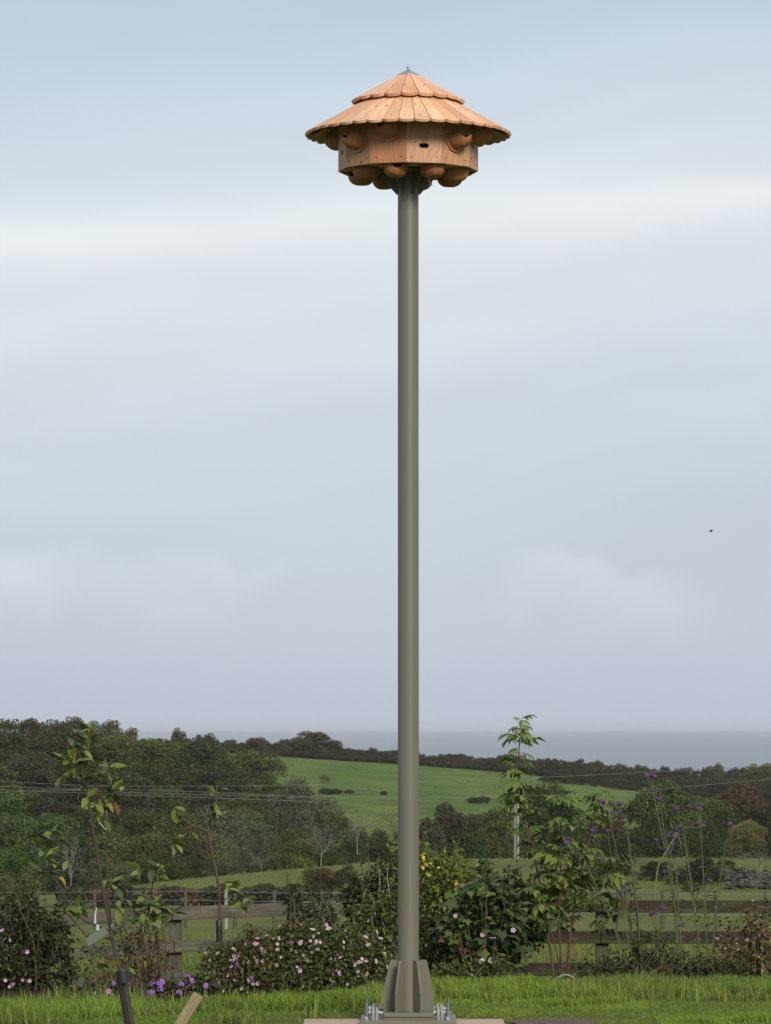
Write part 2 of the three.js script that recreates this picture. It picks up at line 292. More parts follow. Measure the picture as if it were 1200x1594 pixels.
// ------------------------------------------------------------------ the martin house on its pole
const PD = 23.2, PX = 635.6, K = 0.003706;
const axisX = at(PX, 1300, PD).x, hy = (py) => at(PX, py, PD).y;
function bevelExtrude(shape, depth, bev) { const g = new THREE.ExtrudeGeometry(shape, { depth: depth - 2 * bev, bevelEnabled: bev > 0, bevelThickness: bev, bevelSize: bev, bevelOffset: -bev, bevelSegments: 1, curveSegments: 7, steps: 1 }); g.translate(0, 0, bev); return g; }
function shiftUV(g, du, dv) { const h = g.clone(), u = h.attributes.uv; for (let i = 0; i < u.count; i++) u.setXY(i, u.getX(i) + du, u.getY(i) + dv); return h; }
{
  const root = thing('bird_tower', 'tall olive painted steel pole on a bolted base plate', 'pole', [axisX, 0, -PD]);
  const topY = hy(268), R0 = 0.0602;
  // pole
  const pole = new THREE.LatheGeometry([[R0, 0.05], [R0, topY - 0.002]].map((p) => new THREE.Vector2(...p)), 48);
  part('pole', pole, paint, root);
  // foot gussets, six, tapering upwards
  const yb = hy(1573.5), gh = hy(1494) - yb, rO = 0.146;
  const gs = new THREE.Shape(); gs.moveTo(R0 - 0.004, 0); gs.lineTo(rO, 0); gs.lineTo(rO, 0.105); gs.lineTo(0.108, gh - 0.018); gs.quadraticCurveTo(0.104, gh, 0.09, gh); gs.lineTo(R0 - 0.004, gh);
  const gg = bevelExtrude(gs, 0.012, 0.0015); gg.translate(0, 0, -0.006);
  for (let k = 0; k < 6; k++) { const m = part('gusset', gg, paint, root); m.position.y = yb; m.rotation.y = Math.PI / 3 * k; }
  // head brackets under the house
  const hs = new THREE.Shape(); hs.moveTo(R0 - 0.004, 0); hs.lineTo(R0 - 0.004, -0.125); hs.lineTo(R0 + 0.006, -0.125); hs.lineTo(0.16, -0.022); hs.lineTo(0.16, 0);
  const hg = bevelExtrude(hs, 0.008, 0.001); hg.translate(0, 0, -0.004);
  for (let k = 0; k < 6; k++) { const m = part('head_bracket', hg, paint, root); m.position.y = topY - 0.0062; m.rotation.y = Math.PI / 3 * k; }
  const hp = new THREE.CylinderGeometry(0.18, 0.18, 0.006, 40); hp.translate(0, topY - 0.003, 0); part('head_plate', hp, paint, root);
  // weld beads
  const wb = new THREE.TorusGeometry(R0 + 0.003, 0.005, 8, 40); wb.rotateX(Math.PI / 2); wb.translate(0, yb + 0.003, 0); part('weld_bead', wb, paint, root);
  // flanges
  const uf = new RoundedBoxGeometry(0.285, 0.022, 0.4, 2, 0.003); uf.translate(0, yb - 0.011, 0); part('upper_flange', uf, paint, root);
  const lf = new RoundedBoxGeometry(0.54, 0.022, 0.5, 2, 0.003); lf.translate(0, 0.017, 0); part('base_plate', lf, paint, root);
  const fb = new RoundedBoxGeometry(0.285, Math.max(0.005, yb - 0.022 - 0.028), 0.38, 1, 0.001); fb.translate(0, (yb - 0.022 + 0.028) / 2, 0); part('flange_packer', fb, paint, root);
  // hinges: pairs of round-headed lugs with a bolt through them, on either side
  const ls = new THREE.Shape(); ls.moveTo(-0.032, 0); ls.lineTo(0.032, 0); ls.lineTo(0.032, 0.04); ls.absarc(0, 0.04, 0.032, 0, Math.PI, false); ls.lineTo(-0.032, 0);
  const lug = bevelExtrude(ls, 0.017, 0.002); lug.rotateY(Math.PI / 2);
  const hexG = (r, t) => { const s = new THREE.Shape(); for (let k = 0; k < 6; k++) s[k ? 'lineTo' : 'moveTo'](r * Math.cos(k * Math.PI / 3), r * Math.sin(k * Math.PI / 3)); return bevelExtrude(s, t, 0.0015); };
  const lugMat = mat({ color: rgb(0.20, 0.20, 0.175), roughness: 0.5 });
  const bolt = mergeGeometries([hexG(0.018, 0.014), (() => { const g = hexG(0.016, 0.013); g.translate(0, 0, 0.056); return g; })(), new THREE.CylinderGeometry(0.01, 0.01, 0.085, 14).rotateX(Math.PI / 2).translate(0, 0, 0.04).toNonIndexed()]); bolt.rotateY(Math.PI / 2);
  for (const s of [-1, 1]) for (const z of [0.185, -0.15]) {
    const x0 = s < 0 ? -0.208 : 0.16;
    const h = new THREE.Group(); h.name = 'hinge'; h.position.set(x0, 0.028, z); root.add(h);
    part('lug', lug, lugMat, h); part('lug', lug, lugMat, h).position.x = 0.021;
    const bo = part('hinge_bolt', bolt, galv, h); bo.position.set(-0.019, 0.04, 0); 
  }
  // holding-down studs with nuts and washers
  const stud = new THREE.CylinderGeometry(0.0105, 0.0105, 0.095, 14); stud.translate(0, 0.0475, 0);
  const nut = hexG(0.02, 0.017); nut.rotateX(-Math.PI / 2); const wash = new THREE.CylinderGeometry(0.025, 0.025, 0.004, 20);
  for (const [x, z] of [[-0.238, 0.2], [-0.235, -0.2], [0.222, 0.2], [0.232, -0.2]]) {
    const st = part('stud', stud, steelDark, root); st.position.set(x, 0.0281, z);
    const w = part('washer', wash, galv, st); w.position.y = 0.002; const n = part('nut', nut, galv, st); n.position.y = 0.0045;
  }
}
{
  const house = thing('bird_house', 'round larch bird house with a two-tier shingled cone roof on top of the pole', 'bird house', [axisX, 0, -PD]);
  house.rotation.y = -axisX / PD;                          // faces the viewer
  const yR = hy(214), yB = hy(267.5), sl = Math.atan(0.565), cs = Math.cos(sl), sn = Math.sin(sl);
  const dir = (phi) => V(Math.sin(phi), 0, Math.cos(phi));
  const D2R = Math.PI / 180;
  function shingles(name, n, phase, rIn, rOut, yOut, thick, jitter) {
    const s0 = rIn / cs, s1 = rOut / cs, half = Math.tan(Math.PI / n) * cs * 0.985;   // slope lengths from the apex
    const w0 = s0 * half, w1 = s1 * half, arc = w1 * 0.5;
    const sh = new THREE.Shape(); sh.moveTo(-w0, s0); sh.lineTo(w0, s0); sh.lineTo(w1 * (1 - arc / s1), s1 - arc);
    sh.bezierCurveTo(w1 * 0.72, s1 + arc * 0.12, -w1 * 0.72, s1 + arc * 0.12, -w1 * (1 - arc / s1), s1 - arc); sh.lineTo(-w0, s0);
    const g0 = bevelExtrude(sh, thick, 0.0016), vars = [0, 1, 2, 3, 4, 5].map((k) => shiftUV(g0, hash(k, 3, n) * 3, hash(k, 5, n) * 3));
    const apexY = yOut + s1 * sn;
    for (let k = 0; k < n; k++) {
      const phi = phase + k * 2 * Math.PI / n, r = dir(phi);
      const o = part('shingle', pick(vars), pick(larch), house);
      const y = V(r.x * cs, -sn, r.z * cs), x = V(Math.cos(phi), 0, -Math.sin(phi)).negate(), z = V().crossVectors(x, y);
      const m = new THREE.Matrix4().makeBasis(x, y, z); o.quaternion.setFromRotationMatrix(m);
      o.rotateX(rr(-jitter, jitter)); o.rotateZ(rr(-jitter, jitter) * 0.5);
      o.position.set(0, apexY + 0.0008 * hash(k, 1, 9), 0).addScaledVector(z, rr(0, 0.0012));
    }
    return apexY;
  }
  shingles('shingle', 40, 17 * D2R, 0.16, 0.592, yR, 0.018, 0.002);
  const yU = hy(163.5), apexU = shingles('shingle', 20, 1.6 * D2R, 0.05, 0.322, yU, 0.02, 0.003);
  // boarded underside of the roof
  const und = new THREE.CylinderGeometry(0.1, 0.565, 0.465 * 0.565, 12, 1, true); und.rotateY((-1.6 + 15) * D2R + Math.PI / 12); und.translate(0, yR + 0.465 * 0.565 / 2 + 0.565 * 0.027 - 0.012, 0); part('roof_lining', und, soffitWood, house);
  // upper tier packing ring
  const ring = new THREE.CylinderGeometry(0.12, 0.285, 0.165 * 0.565, 20, 1, true); ring.translate(0, yU + 0.285 * 0 + 0.165 * 0.565 / 2 + 0.012, 0); part('tier_batten', ring, larch[3], house);
  // galvanised cap
  const cy = apexU + 0.024, cap = new THREE.LatheGeometry([[0.064, -0.036], [0.066, -0.034], [0.03, -0.013], [0.0125, -0.002], [0.007, 0.0], [0.007, 0.007], [0.0095, 0.009], [0.0095, 0.016], [0.005, 0.018], [0.004, 0.025], [0.0001, 0.026]].map((p) => new THREE.Vector2(...p)), 40); cap.translate(0, cy, 0); part('metal_cap', cap, galv, house);
  // twelve wall panels
  const RV = 0.404, ap = RV * Math.cos(15 * D2R), pw = 2 * RV * Math.sin(15 * D2R), topP = yR + (0.59 - ap) * 0.565 - 0.012 - yB;
  const panelShape = (hole) => { const s = new THREE.Shape(), h = pw / 2 - 0.001; s.moveTo(-h, 0); s.lineTo(h, 0); s.lineTo(h, topP); s.lineTo(-h, topP); s.lineTo(-h, 0); if (hole) { const p = new THREE.Path(), y = 0.098, a = 0.0145, r = 0.013; p.absarc(a, y, r, -Math.PI / 2, Math.PI / 2, false); p.absarc(-a, y, r, Math.PI / 2, Math.PI * 1.5, false); p.lineTo(a, y - r); s.holes.push(p); } return s; };
  const plain = bevelExtrude(panelShape(false), 0.02, 0.0018), holed = bevelExtrude(panelShape(true), 0.02, 0.0018);
  const screw = new THREE.CylinderGeometry(0.0042, 0.0042, 0.003, 10); screw.rotateX(Math.PI / 2);
  // cup nests: half bowls, a notch in the rim to fly in by
  function cupGeo(w, out, h, notch, back) {
    const b = new MB(), nu = 40, nv = 14;
    const ringR = (t) => Math.pow(Math.max(0, 1 - Math.pow(t, 2.5)), 1 / 2.5);
    const shellAt = (k) => { const rows = []; for (let j = 0; j <= nv; j++) { const row = []; for (let i = 0; i <= nu; i++) {
      const a = -Math.PI + i / nu * 2 * Math.PI, cut = Math.max(0, 1 - Math.pow((a - notch) / 0.5, 2)) * 0.36, t = lerp(cut, 1, j / nv), r = ringR(t), c = Math.cos(a), s = Math.sin(a);
      const zz = c > 0 ? c * out : c * back; row.push(b.vert(s * w * r * k, -t * h * (k < 1 ? 0.94 : 1), zz * r * k, null, a * w, t * h));
    } rows.push(row); } return rows; };
    const A = shellAt(1), B = shellAt(0.88);
    for (let j = 0; j < nv; j++) for (let i = 0; i < nu; i++) { b.quad(A[j + 1][i], A[j + 1][i + 1], A[j][i + 1], A[j][i]); b.quad(B[j][i], B[j][i + 1], B[j + 1][i + 1], B[j + 1][i]); }
    for (let i = 0; i < nu; i++) b.quad(A[0][i], A[0][i + 1], B[0][i + 1], B[0][i]);
    return b.geo();
  }
  const screwMat = mat({ color: rgb(0.05, 0.04, 0.035), roughness: 0.7 });
  const wallCups = [cupGeo(0.07, 0.104, 0.086, 0.1, 0.012), cupGeo(0.07, 0.104, 0.086, -0.25, 0.012)];
  const backS = new THREE.Shape(); backS.moveTo(-0.074, 0.0); backS.lineTo(0.074, 0); backS.lineTo(0.074, -0.05); backS.absarc(0, -0.03, 0.077, -0.26, -Math.PI + 0.26, true); backS.lineTo(-0.074, 0);
  const plate = bevelExtrude(backS, 0.012, 0.001);
  for (let k = 0; k < 12; k++) {
    const phi = (13.4 + 30 * k) * D2R, kind = k % 3, r = dir(phi);
    const p = part('wall_panel', shiftUV(kind ? plain : holed, hash(k, 1, 3) * 4, hash(k, 2, 3) * 4), panelWood[[0, 1, 4, 2, 0, 3, 1, 5, 0, 4, 3, 2][k]], house);
    p.position.set(r.x * (ap - 0.02), yB, r.z * (ap - 0.02)); p.rotation.y = phi;
    for (const sx of [-1, 1]) part('screw', screw, screwMat, p).position.set(sx * (pw / 2 - 0.03), 0.033, 0.02);
    if (kind) {                                            // k%3 === 1: low cup, 2: high cup (seen left of the front hole)
      const yc = kind === 1 ? hy(243.7) : hy(230.6);
      const c = part('nest_cup', wallCups[k % 2], cupWood[k % 2], house);
      c.position.set(r.x * (ap + 0.012), yc + 0.086, r.z * (ap + 0.012)); c.rotation.y = phi;
      const bp = part('back_plate', plate, panelWood[2], c); bp.position.set(0, 0.004, -0.0115);
    }
  }
  // floor and the ring of cups hanging under it
  const fl = new THREE.CylinderGeometry(0.372, 0.372, 0.016, 12); fl.rotateY((13.4 - 15) * D2R + Math.PI / 2); fl.translate(0, yB + 0.014, 0); part('floor', fl, soffitWood, house);
  const fc = [cupGeo(0.071, 0.088, 0.076, 0.45, 0.07), cupGeo(0.071, 0.088, 0.076, 0.95, 0.07), cupGeo(0.071, 0.088, 0.076, -0.4, 0.07)];
  for (let k = 0; k < 8; k++) {
    const phi = (-15 + 45 * k) * D2R, r = dir(phi), c = part('nest_cup', fc[[0, 1, 0, 0, 2, 0, 1, 2][k]], cupWood[k % 2], house);
    c.position.set(r.x * 0.272, yB + 0.004, r.z * 0.272); c.rotation.y = phi;
  }
  // small twisted strap hanging under the floor, right of the pole
  const st = new MB(); st.tube([V(0.105, yB + 0.005, 0.1), V(0.115, yB - 0.05, 0.11), V(0.124, yB - 0.075, 0.115)], [0.006, 0.008, 0.006], 6); st.tube([V(0.117, yB - 0.06, 0.112), V(0.128, yB - 0.088, 0.12), V(0.114, yB - 0.112, 0.12)], [0.008, 0.009, 0.003], 5); st.tube([V(0.126, yB - 0.082, 0.118), V(0.138, yB - 0.097, 0.12)], [0.006, 0.002], 5);
  part('strap_end', st.geo(), soffitWood, house);
}
// plywood sheet under the base plate
{
  const a = at(471, 1594, 22.9).x, b = at(787, 1594, 22.9).x;
  const g = new RoundedBoxGeometry(b - a, 0.018, 0.95, 1, 0.002); const u = g.attributes.uv, p = g.attributes.position; for (let i = 0; i < u.count; i++) u.setXY(i, p.getZ(i), p.getX(i));
  const o = new THREE.Mesh(g, mat({ ...woodB, color: rgb(0.6, 0.74, 0.84), roughness: 0.8 })); o.name = numbered('timber_board'); o.position.set((a + b) / 2, -0.0035, -22.95); scene.add(o);
  tag(o, 'pale plywood sheet lying on the grass under the steel base plate', 'board');
}

// ------------------------------------------------------------------ post and rail fence
{
  const FD = 30, mp = mpp(FD), fence = thing('post_and_rail_fence', 'weathered grey three-rail timber fence running behind the flower border', 'fence', [0, 0, -FD]);
  const rail = (px0, py0, px1, py1, h, z) => {
    const a = at(px0, py0, FD), b = at(px1, py1, FD), L = a.distanceTo(b), g = new RoundedBoxGeometry(L, h, 0.042, 2, 0.006), p = g.attributes.position, u = g.attributes.uv, o = rnd() * 5;
    for (let i = 0; i < p.count; i++) u.setXY(i, p.getX(i) + o, p.getY(i) + p.getZ(i) * 0.7 + o);
    const bend = rr(-0.006, 0.006), n = g.attributes.position; for (let i = 0; i < n.count; i++) n.setY(i, n.getY(i) + bend * (1 - Math.pow(2 * n.getX(i) / L, 2)));
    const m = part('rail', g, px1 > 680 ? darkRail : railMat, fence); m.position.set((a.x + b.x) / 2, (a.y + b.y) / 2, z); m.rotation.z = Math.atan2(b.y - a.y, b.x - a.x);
  };
  const z = 0.045;
  rail(-70, 1440, 268, 1421.5, 0.093, z); rail(269, 1421.5, 561, 1411, 0.096, z + 0.003); rail(562, 1411, 678, 1411, 0.09, z);
  rail(-70, 1492, 271, 1473, 0.088, z); rail(272, 1473, 560, 1459.5, 0.088, z + 0.002); rail(561, 1459.5, 678, 1459, 0.09, z);
  rail(-70, 1545, 269, 1523.5, 0.095, z + 0.002); rail(270, 1523, 561, 1513, 0.09, z); rail(562, 1512, 678, 1509, 0.09, z + 0.002);
  rail(679, 1411, 936, 1410.5, 0.09, z); rail(937, 1410.5, 1270, 1410.5, 0.09, z + 0.003);
  rail(679, 1459, 934, 1458.5, 0.09, z + 0.002); rail(935, 1458.5, 1270, 1459, 0.09, z);
  rail(679, 1508.5, 935, 1508, 0.095, z); rail(936, 1508, 1270, 1508, 0.095, z + 0.002);
  for (const [px, top, w] of [[-65, 1436, 25], [271, 1413, 25], [561, 1405, 24], [676, 1403, 22], [936, 1402.5, 20], [1265, 1402, 22]]) {
    const x = (px - 600) * mp, yt = at(px, top, FD).y + 0.012, yl = landY(x, -FD) - 0.25, g = new RoundedBoxGeometry(w * mp, yt - yl, 0.11, 2, 0.008), p = g.attributes.position, u = g.attributes.uv, o = rnd() * 5;
    for (let i = 0; i < p.count; i++) u.setXY(i, p.getY(i) + o, p.getX(i) + p.getZ(i) + o);
    part('post', g, px < 400 ? railMat : postMat, fence).position.set(x, (yt + yl) / 2, -0.035);
  }
}
// wire stock fence farther down the paddock
{
  const d = 116, f = thing('wire_fence', 'low wire stock fence on thin posts, beyond the timber fence in the paddock', 'fence', [0, 0, -d]);
  const b = (px, r, m) => { const x = (px - 600) * mpp(d), y0 = landY(x, -d), g = new MB(); g.tube([V(x, y0 - 0.2, 0), V(x + rr(-0.03, 0.03), y0 + 1.12, rr(-0.03, 0.03))], [r, r * 0.95], 8); part('post', g.geo(), m, f); return V(x, y0, 0); };
  const whitePost = mat({ color: rgb(0.26, 0.26, 0.24) }), ps = [];
  for (const px of [-40, 60, 150, 230, 290, 367, 428, 500, 590, 690, 780, 860, 960, 1030, 1113, 1190, 1270]) ps.push(b(px, rr(0.045, 0.06), postMat));
  b(353, 0.05, whitePost);
  for (const h of [0.45, 0.8, 1.05]) part('wire', tubeGeo(ps.map((p) => V(p.x, p.y + h, 0.06)), 0.006, 0.006, 5, 1), steelDark, f);
}

// ------------------------------------------------------------------ trees: crowns of leaf clumps round lobes, on a trunk with limbs
function crownGeo(o) {                                     // unit crown: about 1 wide each way from its middle, standing on y = 0, height 2
  const b = new MB(), lobes = [], n = o.lobes;
  for (let i = 0; i < n; i++) {
    const a = i * 2.39996 + rr(-0.4, 0.4), t = (i + 0.5) / n, y = lerp(o.low, 1.62, Math.pow(t, 0.85)) + rr(-0.1, 0.1), env = Math.sqrt(Math.max(0.06, 1 - Math.pow((y - 0.85) / 1.05, 2)));
    const r = env * rr(0.42, 0.72) * (t > 0.9 ? 0.4 : 1), s = rr(0.26, 0.44) * o.lobeSize;
    lobes.push([V(Math.cos(a) * r, y, Math.sin(a) * r), s, vary(o.color, 0.14, 0.08)]);
  }
  lobes.push([V(0.05, 0.95, 0), 0.62, o.color]);
  for (const [c, s, col] of lobes) {
    const m = Math.round(o.leaves / n * Math.min(1.8, s / 0.33));
    for (let k = 0; k < m; k++) {
      const d = randDir(); if (d.y < -0.55) d.y *= -0.6;
      const rad = s * (1 - 0.42 * Math.pow(rnd(), 2.2)) * (1 + 0.26 * (fbm(d.x * 3 + c.x * 7, d.y * 3 + d.z * 3, 2, 71) - 0.5));
      const p = c.clone().addScaledVector(d, rad); p.y = Math.max(p.y, 0.02);
      if (o.wind) p.x += o.wind * Math.max(0, p.y - 0.8);
      const ld = d.clone().multiplyScalar(0.55).add(randDir()).add(V(0, o.upright || 0, 0)).normalize(), l = o.size * rr(0.65, 1.35);
      b.chip(p, ld, sideOf(ld), l * (o.slim ? 1.5 : 1), l * (o.slim ? 0.38 : 0.72), vary(rnd() < (o.accentShare || 0) ? o.accent : col, 0.17, 0.06));
    }
  }
  return b.geo();
}
function limbsGeo(bare, wind = 0) {
  const th = bare ? 0.42 : 1;                          // trunk and limbs for a unit crown
  const b = new MB(), tp = V(rr(-0.06, 0.06), 0.8, rr(-0.06, 0.06));
  b.tube([V(0, -0.25, 0), V(0, 0.1, 0), tp], [0.075 * th, 0.055 * th, 0.04 * th], 7);
  const grow = (p, d, l, r, g) => {
    const q = p.clone().addScaledVector(d, l * 0.5).add(randDir().multiplyScalar(l * 0.08)), e = q.clone().addScaledVector(d, l * 0.5).add(V(wind * l, l * 0.12, 0));
    b.tube([p, q, e], [r, r * 0.8, r * 0.55], g > 2 ? 5 : 4, null, false);
    if (g > 0) for (let i = 0; i < (bare ? 3 : 2); i++) grow(i ? e : q, d.clone().add(randDir().multiplyScalar(0.75)).normalize(), l * rr(0.6, 0.78), r * 0.6, g - 1);
  };
  for (let i = 0; i < 6; i++) { const a = i * 1.1 + rr(0, 0.6); grow(V(tp.x * rr(0.3, 1), rr(0.3, 0.8), tp.z), V(Math.cos(a) * 0.8, rr(0.5, 1.2), Math.sin(a) * 0.8).normalize(), rr(0.36, 0.5), 0.028 * th, bare ? 4 : 2); }
  return b.geo();
}
const KIND = {
  brown: { lobes: 16, lobeSize: 1, leaves: 11760, size: 0.056, low: 0.3, color: [0.05, 0.043, 0.023], accent: [0.075, 0.056, 0.03], accentShare: 0.28 },
  dark: { lobes: 17, lobeSize: 0.95, leaves: 11760, size: 0.056, low: 0.3, color: [0.032, 0.046, 0.015], accent: [0.07, 0.095, 0.03], accentShare: 0.12 },
  olive: { lobes: 17, lobeSize: 0.95, leaves: 11760, size: 0.056, low: 0.28, color: [0.052, 0.066, 0.02], accent: [0.095, 0.115, 0.04], accentShare: 0.2 },
  green: { lobes: 19, lobeSize: 0.88, leaves: 11760, size: 0.059, low: 0.25, color: [0.05, 0.078, 0.022], accent: [0.09, 0.13, 0.04], accentShare: 0.2 },
  grey: { lobes: 18, lobeSize: 0.85, leaves: 12600, size: 0.056, low: 0.2, color: [0.062, 0.075, 0.038], accent: [0.12, 0.125, 0.085], accentShare: 0.2, slim: true, upright: 0.6 },
  scrub: { lobes: 13, lobeSize: 1, leaves: 7560, size: 0.066, low: 0.15, color: [0.045, 0.048, 0.024], accent: [0.085, 0.07, 0.042], accentShare: 0.3 },
  wind: { lobes: 12, lobeSize: 0.9, leaves: 7560, size: 0.053, low: 0.5, color: [0.06, 0.068, 0.03], accent: [0.085, 0.08, 0.04], accentShare: 0.3, wind: 0.55 },
  gold: { lobes: 14, lobeSize: 0.95, leaves: 8820, size: 0.056, low: 0.15, color: [0.15, 0.115, 0.045], accent: [0.12, 0.12, 0.045], accentShare: 0.3 },
  gorse: { lobes: 10, lobeSize: 1.05, leaves: 6720, size: 0.056, low: 0.2, color: [0.032, 0.038, 0.018], accent: [0.06, 0.062, 0.03], accentShare: 0.15 },
};
const protos = {};
for (const k in KIND) protos[k] = Array.from({ length: k === 'gorse' || k === 'gold' || k === 'wind' ? 2 : 3 }, () => ({ crown: crownGeo(KIND[k]), trunk: limbsGeo(false, KIND[k].wind || 0) }));
const bareProtos = [0, 1, 2].map(() => limbsGeo(true));
const leafTints = [[1, 1, 1], [1.25, 1.2, 1.1], [0.78, 0.82, 0.8], [0.95, 1.08, 0.95], [1.15, 1.05, 0.9]].map((c) => matte({ color: rgb(...c), vertexColors: true }));
function treeAt(kind, px, topPy, d, wPx, label, category, group, name = 'tree', basePy) {
  const x = (px - 600) * mpp(d), yg = basePy ? at(px, basePy, d).y : landY(x, -d) - 0.15, h = at(px, topPy, d).y - yg, p = pick(protos[kind]);
  const t = thing(name, label, category, [x, yg, -d], group), sx = wPx * mpp(d) / 2 / 0.86, turn = kind === 'wind' ? 0 : rr(0, 6.28);
  for (const [n, g, m] of [['trunk', p.trunk, kind === 'grey' ? paleBark : bark], ['crown', p.crown, pick(leafTints)]]) { const q = part(n, g, m, t); q.scale.set(sx, h / 1.84, sx * rr(0.85, 1.1)); q.rotation.y = turn; }
  return t;
}
// the wood on the left-hand slope
const woodTop = curve([[-200, 1128], [0, 1124], [60, 1122], [100, 1126], [140, 1138], [200, 1141], [250, 1148], [290, 1151], [340, 1157], [400, 1174], [440, 1198], [480, 1224], [520, 1258], [545, 1292], [560, 1320]]);
const woodName = { brown: 'russet-brown tree', dark: 'dark green tree', olive: 'olive green tree', green: 'fresh green tree', grey: 'silvery green tree' };
const ordinal = ['', 'first', 'second', 'third', 'fourth', 'fifth', 'sixth', 'seventh', 'eighth', 'ninth', 'tenth', 'eleventh', 'twelfth', 'thirteenth'];
for (const [d, f, step, w, kinds, rowName] of [
  [452, 0, 66, 118, (p) => p < 135 ? pick(['brown', 'olive']) : p < 240 ? pick(['olive', 'dark']) : pick(['dark', 'olive', 'dark']), 'the skyline row'],
  [405, 0.19, 74, 132, (p) => p < 40 ? 'green' : p < 150 ? 'brown' : p < 330 ? pick(['dark', 'olive', 'dark']) : pick(['olive', 'dark']), 'the second row down'],
  [358, 0.36, 70, 124, (p) => p < 70 ? 'green' : p < 190 ? pick(['brown', 'dark']) : pick(['dark', 'olive', 'brown', 'olive']), 'the third row down'],
  [318, 0.5, 66, 116, (p) => p < 130 ? 'green' : p < 160 ? 'dark' : p < 300 ? pick(['brown', 'dark', 'olive']) : pick(['olive', 'grey', 'grey']), 'the fourth row down'],
  [284, 0.66, 60, 104, (p) => p < 60 ? 'green' : p < 170 ? pick(['olive', 'dark']) : p < 330 ? pick(['dark', 'brown', 'olive']) : pick(['grey', 'olive', 'dark']), 'the second lowest row'],
  [262, 0.82, 50, 84, (p) => pick(['dark', 'dark', 'olive', 'grey']), 'the lowest row'],
]) {
  const count = {};
  for (let px = -120 + rr(0, 30); px < 556; px += step * rr(0.8, 1.2)) {
    const top = woodTop(px), base = crestPy(px);
    if (f === 0 && px > 400) continue;
    const k = kinds(px), n = (count[k] = (count[k] || 0) + 1), wl = `${ordinal[n]} ${woodName[k]} from the left in ${rowName} of the left wood`;
    treeAt(k, px, lerp(top, base, f) + rr(-5, 7), d + rr(-12, 12), w * rr(0.8, 1.15) * (px > 470 ? 0.66 : px > 370 ? 0.72 : 1), wl, 'tree');
  }
}
// wind-cut crowns and other single trees standing up from the skyline
treeAt('wind', 148, 1119, 470, 66, 'wind-swept pale green tree leaning right on the left skyline, tallest there', 'tree', null, 'tree');
treeAt('grey', 462, 1212, 346, 96, 'silvery tree at the right edge of the left wood, upper of three', 'tree');
treeAt('grey', 503, 1243, 334, 90, 'silvery tree at the right edge of the left wood, middle of three', 'tree');
treeAt('olive', 532, 1273, 320, 76, 'olive tree ending the left wood on the right, lowest of three', 'tree');
treeAt('wind', 188, 1131, 468, 46, 'small wind-swept tree on the left skyline beside the taller leaning one', 'tree', null, 'tree');
treeAt('wind', 95, 1117, 476, 78, 'low wind-combed brownish crown at the very top of the left wood', 'tree', null, 'tree');
treeAt('scrub', 278, 1136, 500, 34, 'small dark tree breaking the skyline at the right end of the wood top', 'tree', null, 'tree');
treeAt('scrub', 318, 1143, 505, 40, 'ragged low tree on the skyline just right of the small dark one', 'tree', null, 'tree');
treeAt('scrub', 398, 1148, 600, 36, 'rounded shrub on the skyline at the left end of the hilltop hedge', 'shrub', null, 'shrub');
treeAt('scrub', 482, 1140, 612, 74, 'broad spreading tree rising highest out of the hilltop hedge', 'tree', null, 'tree');
treeAt('scrub', 520, 1153, 612, 30, 'thin scrubby tree right of the broadest hilltop tree', 'tree', null, 'tree');
treeAt('wind', 918, 1182, 612, 34, 'small rounded tree on the right part of the hilltop hedge', 'tree', null, 'tree');
treeAt('wind', 1105, 1186, 610, 34, 'wind-bent olive tree near the right end of the skyline', 'tree', null, 'tree');
treeAt('wind', 1172, 1187, 608, 54, 'wind-bent tree at the far right of the skyline', 'tree', null, 'tree');
// the hilltop hedge: reads as one dark mass
{
  const top = curve([[240, 1150], [340, 1154], [400, 1153], [450, 1153], [520, 1160], [580, 1167], [640, 1171], [700, 1175], [800, 1176], [850, 1182], [900, 1183], [960, 1189], [1040, 1196], [1200, 1196], [1400, 1200]]);
  const spots = [];
  for (const [d, f] of [[625, 0], [618, 0.25], [611, 0.5], [605, 0.72]]) for (let px = 230; px < 1330; px += rr(11, 17)) spots.push([px, d + rr(-3, 3), f]);
  for (const [d, f] of [[590, 0.3], [578, 0.55], [566, 0.8]]) for (let px = 840 + (1 - f) * 60; px < 1330; px += rr(14, 22)) spots.push([px, d + rr(-3, 3), f]);
  const im = new THREE.InstancedMesh(protos.scrub[0].crown, farFoliage, spots.length), m = new THREE.Matrix4();
  spots.forEach(([px, d, f], i) => {
    const x = (px - 600) * mpp(d), yg = landY(x, -d) - 0.2, t = top(px), base = edgePy(px) + (px > 900 ? (px - 900) * 0.06 : 0), h = at(px, lerp(t, base, f) + rr(-4, 3), d).y - yg, w = rr(11, 19) * mpp(d);
    m.compose(V(x, yg, -d), new THREE.Quaternion().setFromAxisAngle(V(0, 1, 0), rr(0, 6.28)), V(w, Math.max(0.5, h / 1.95), w)); im.setMatrixAt(i, m); im.setColorAt(i, rgb(...pick([[1, 1, 1], [0.8, 0.85, 0.85], [1.15, 0.95, 0.85], [0.7, 0.8, 0.75]])));
  });
  im.name = numbered('hilltop_hedge'); scene.add(im); tag(im, 'long dark wind-cut hedge along the top of the green hill, before the sea', 'hedge', null, 'stuff');
}
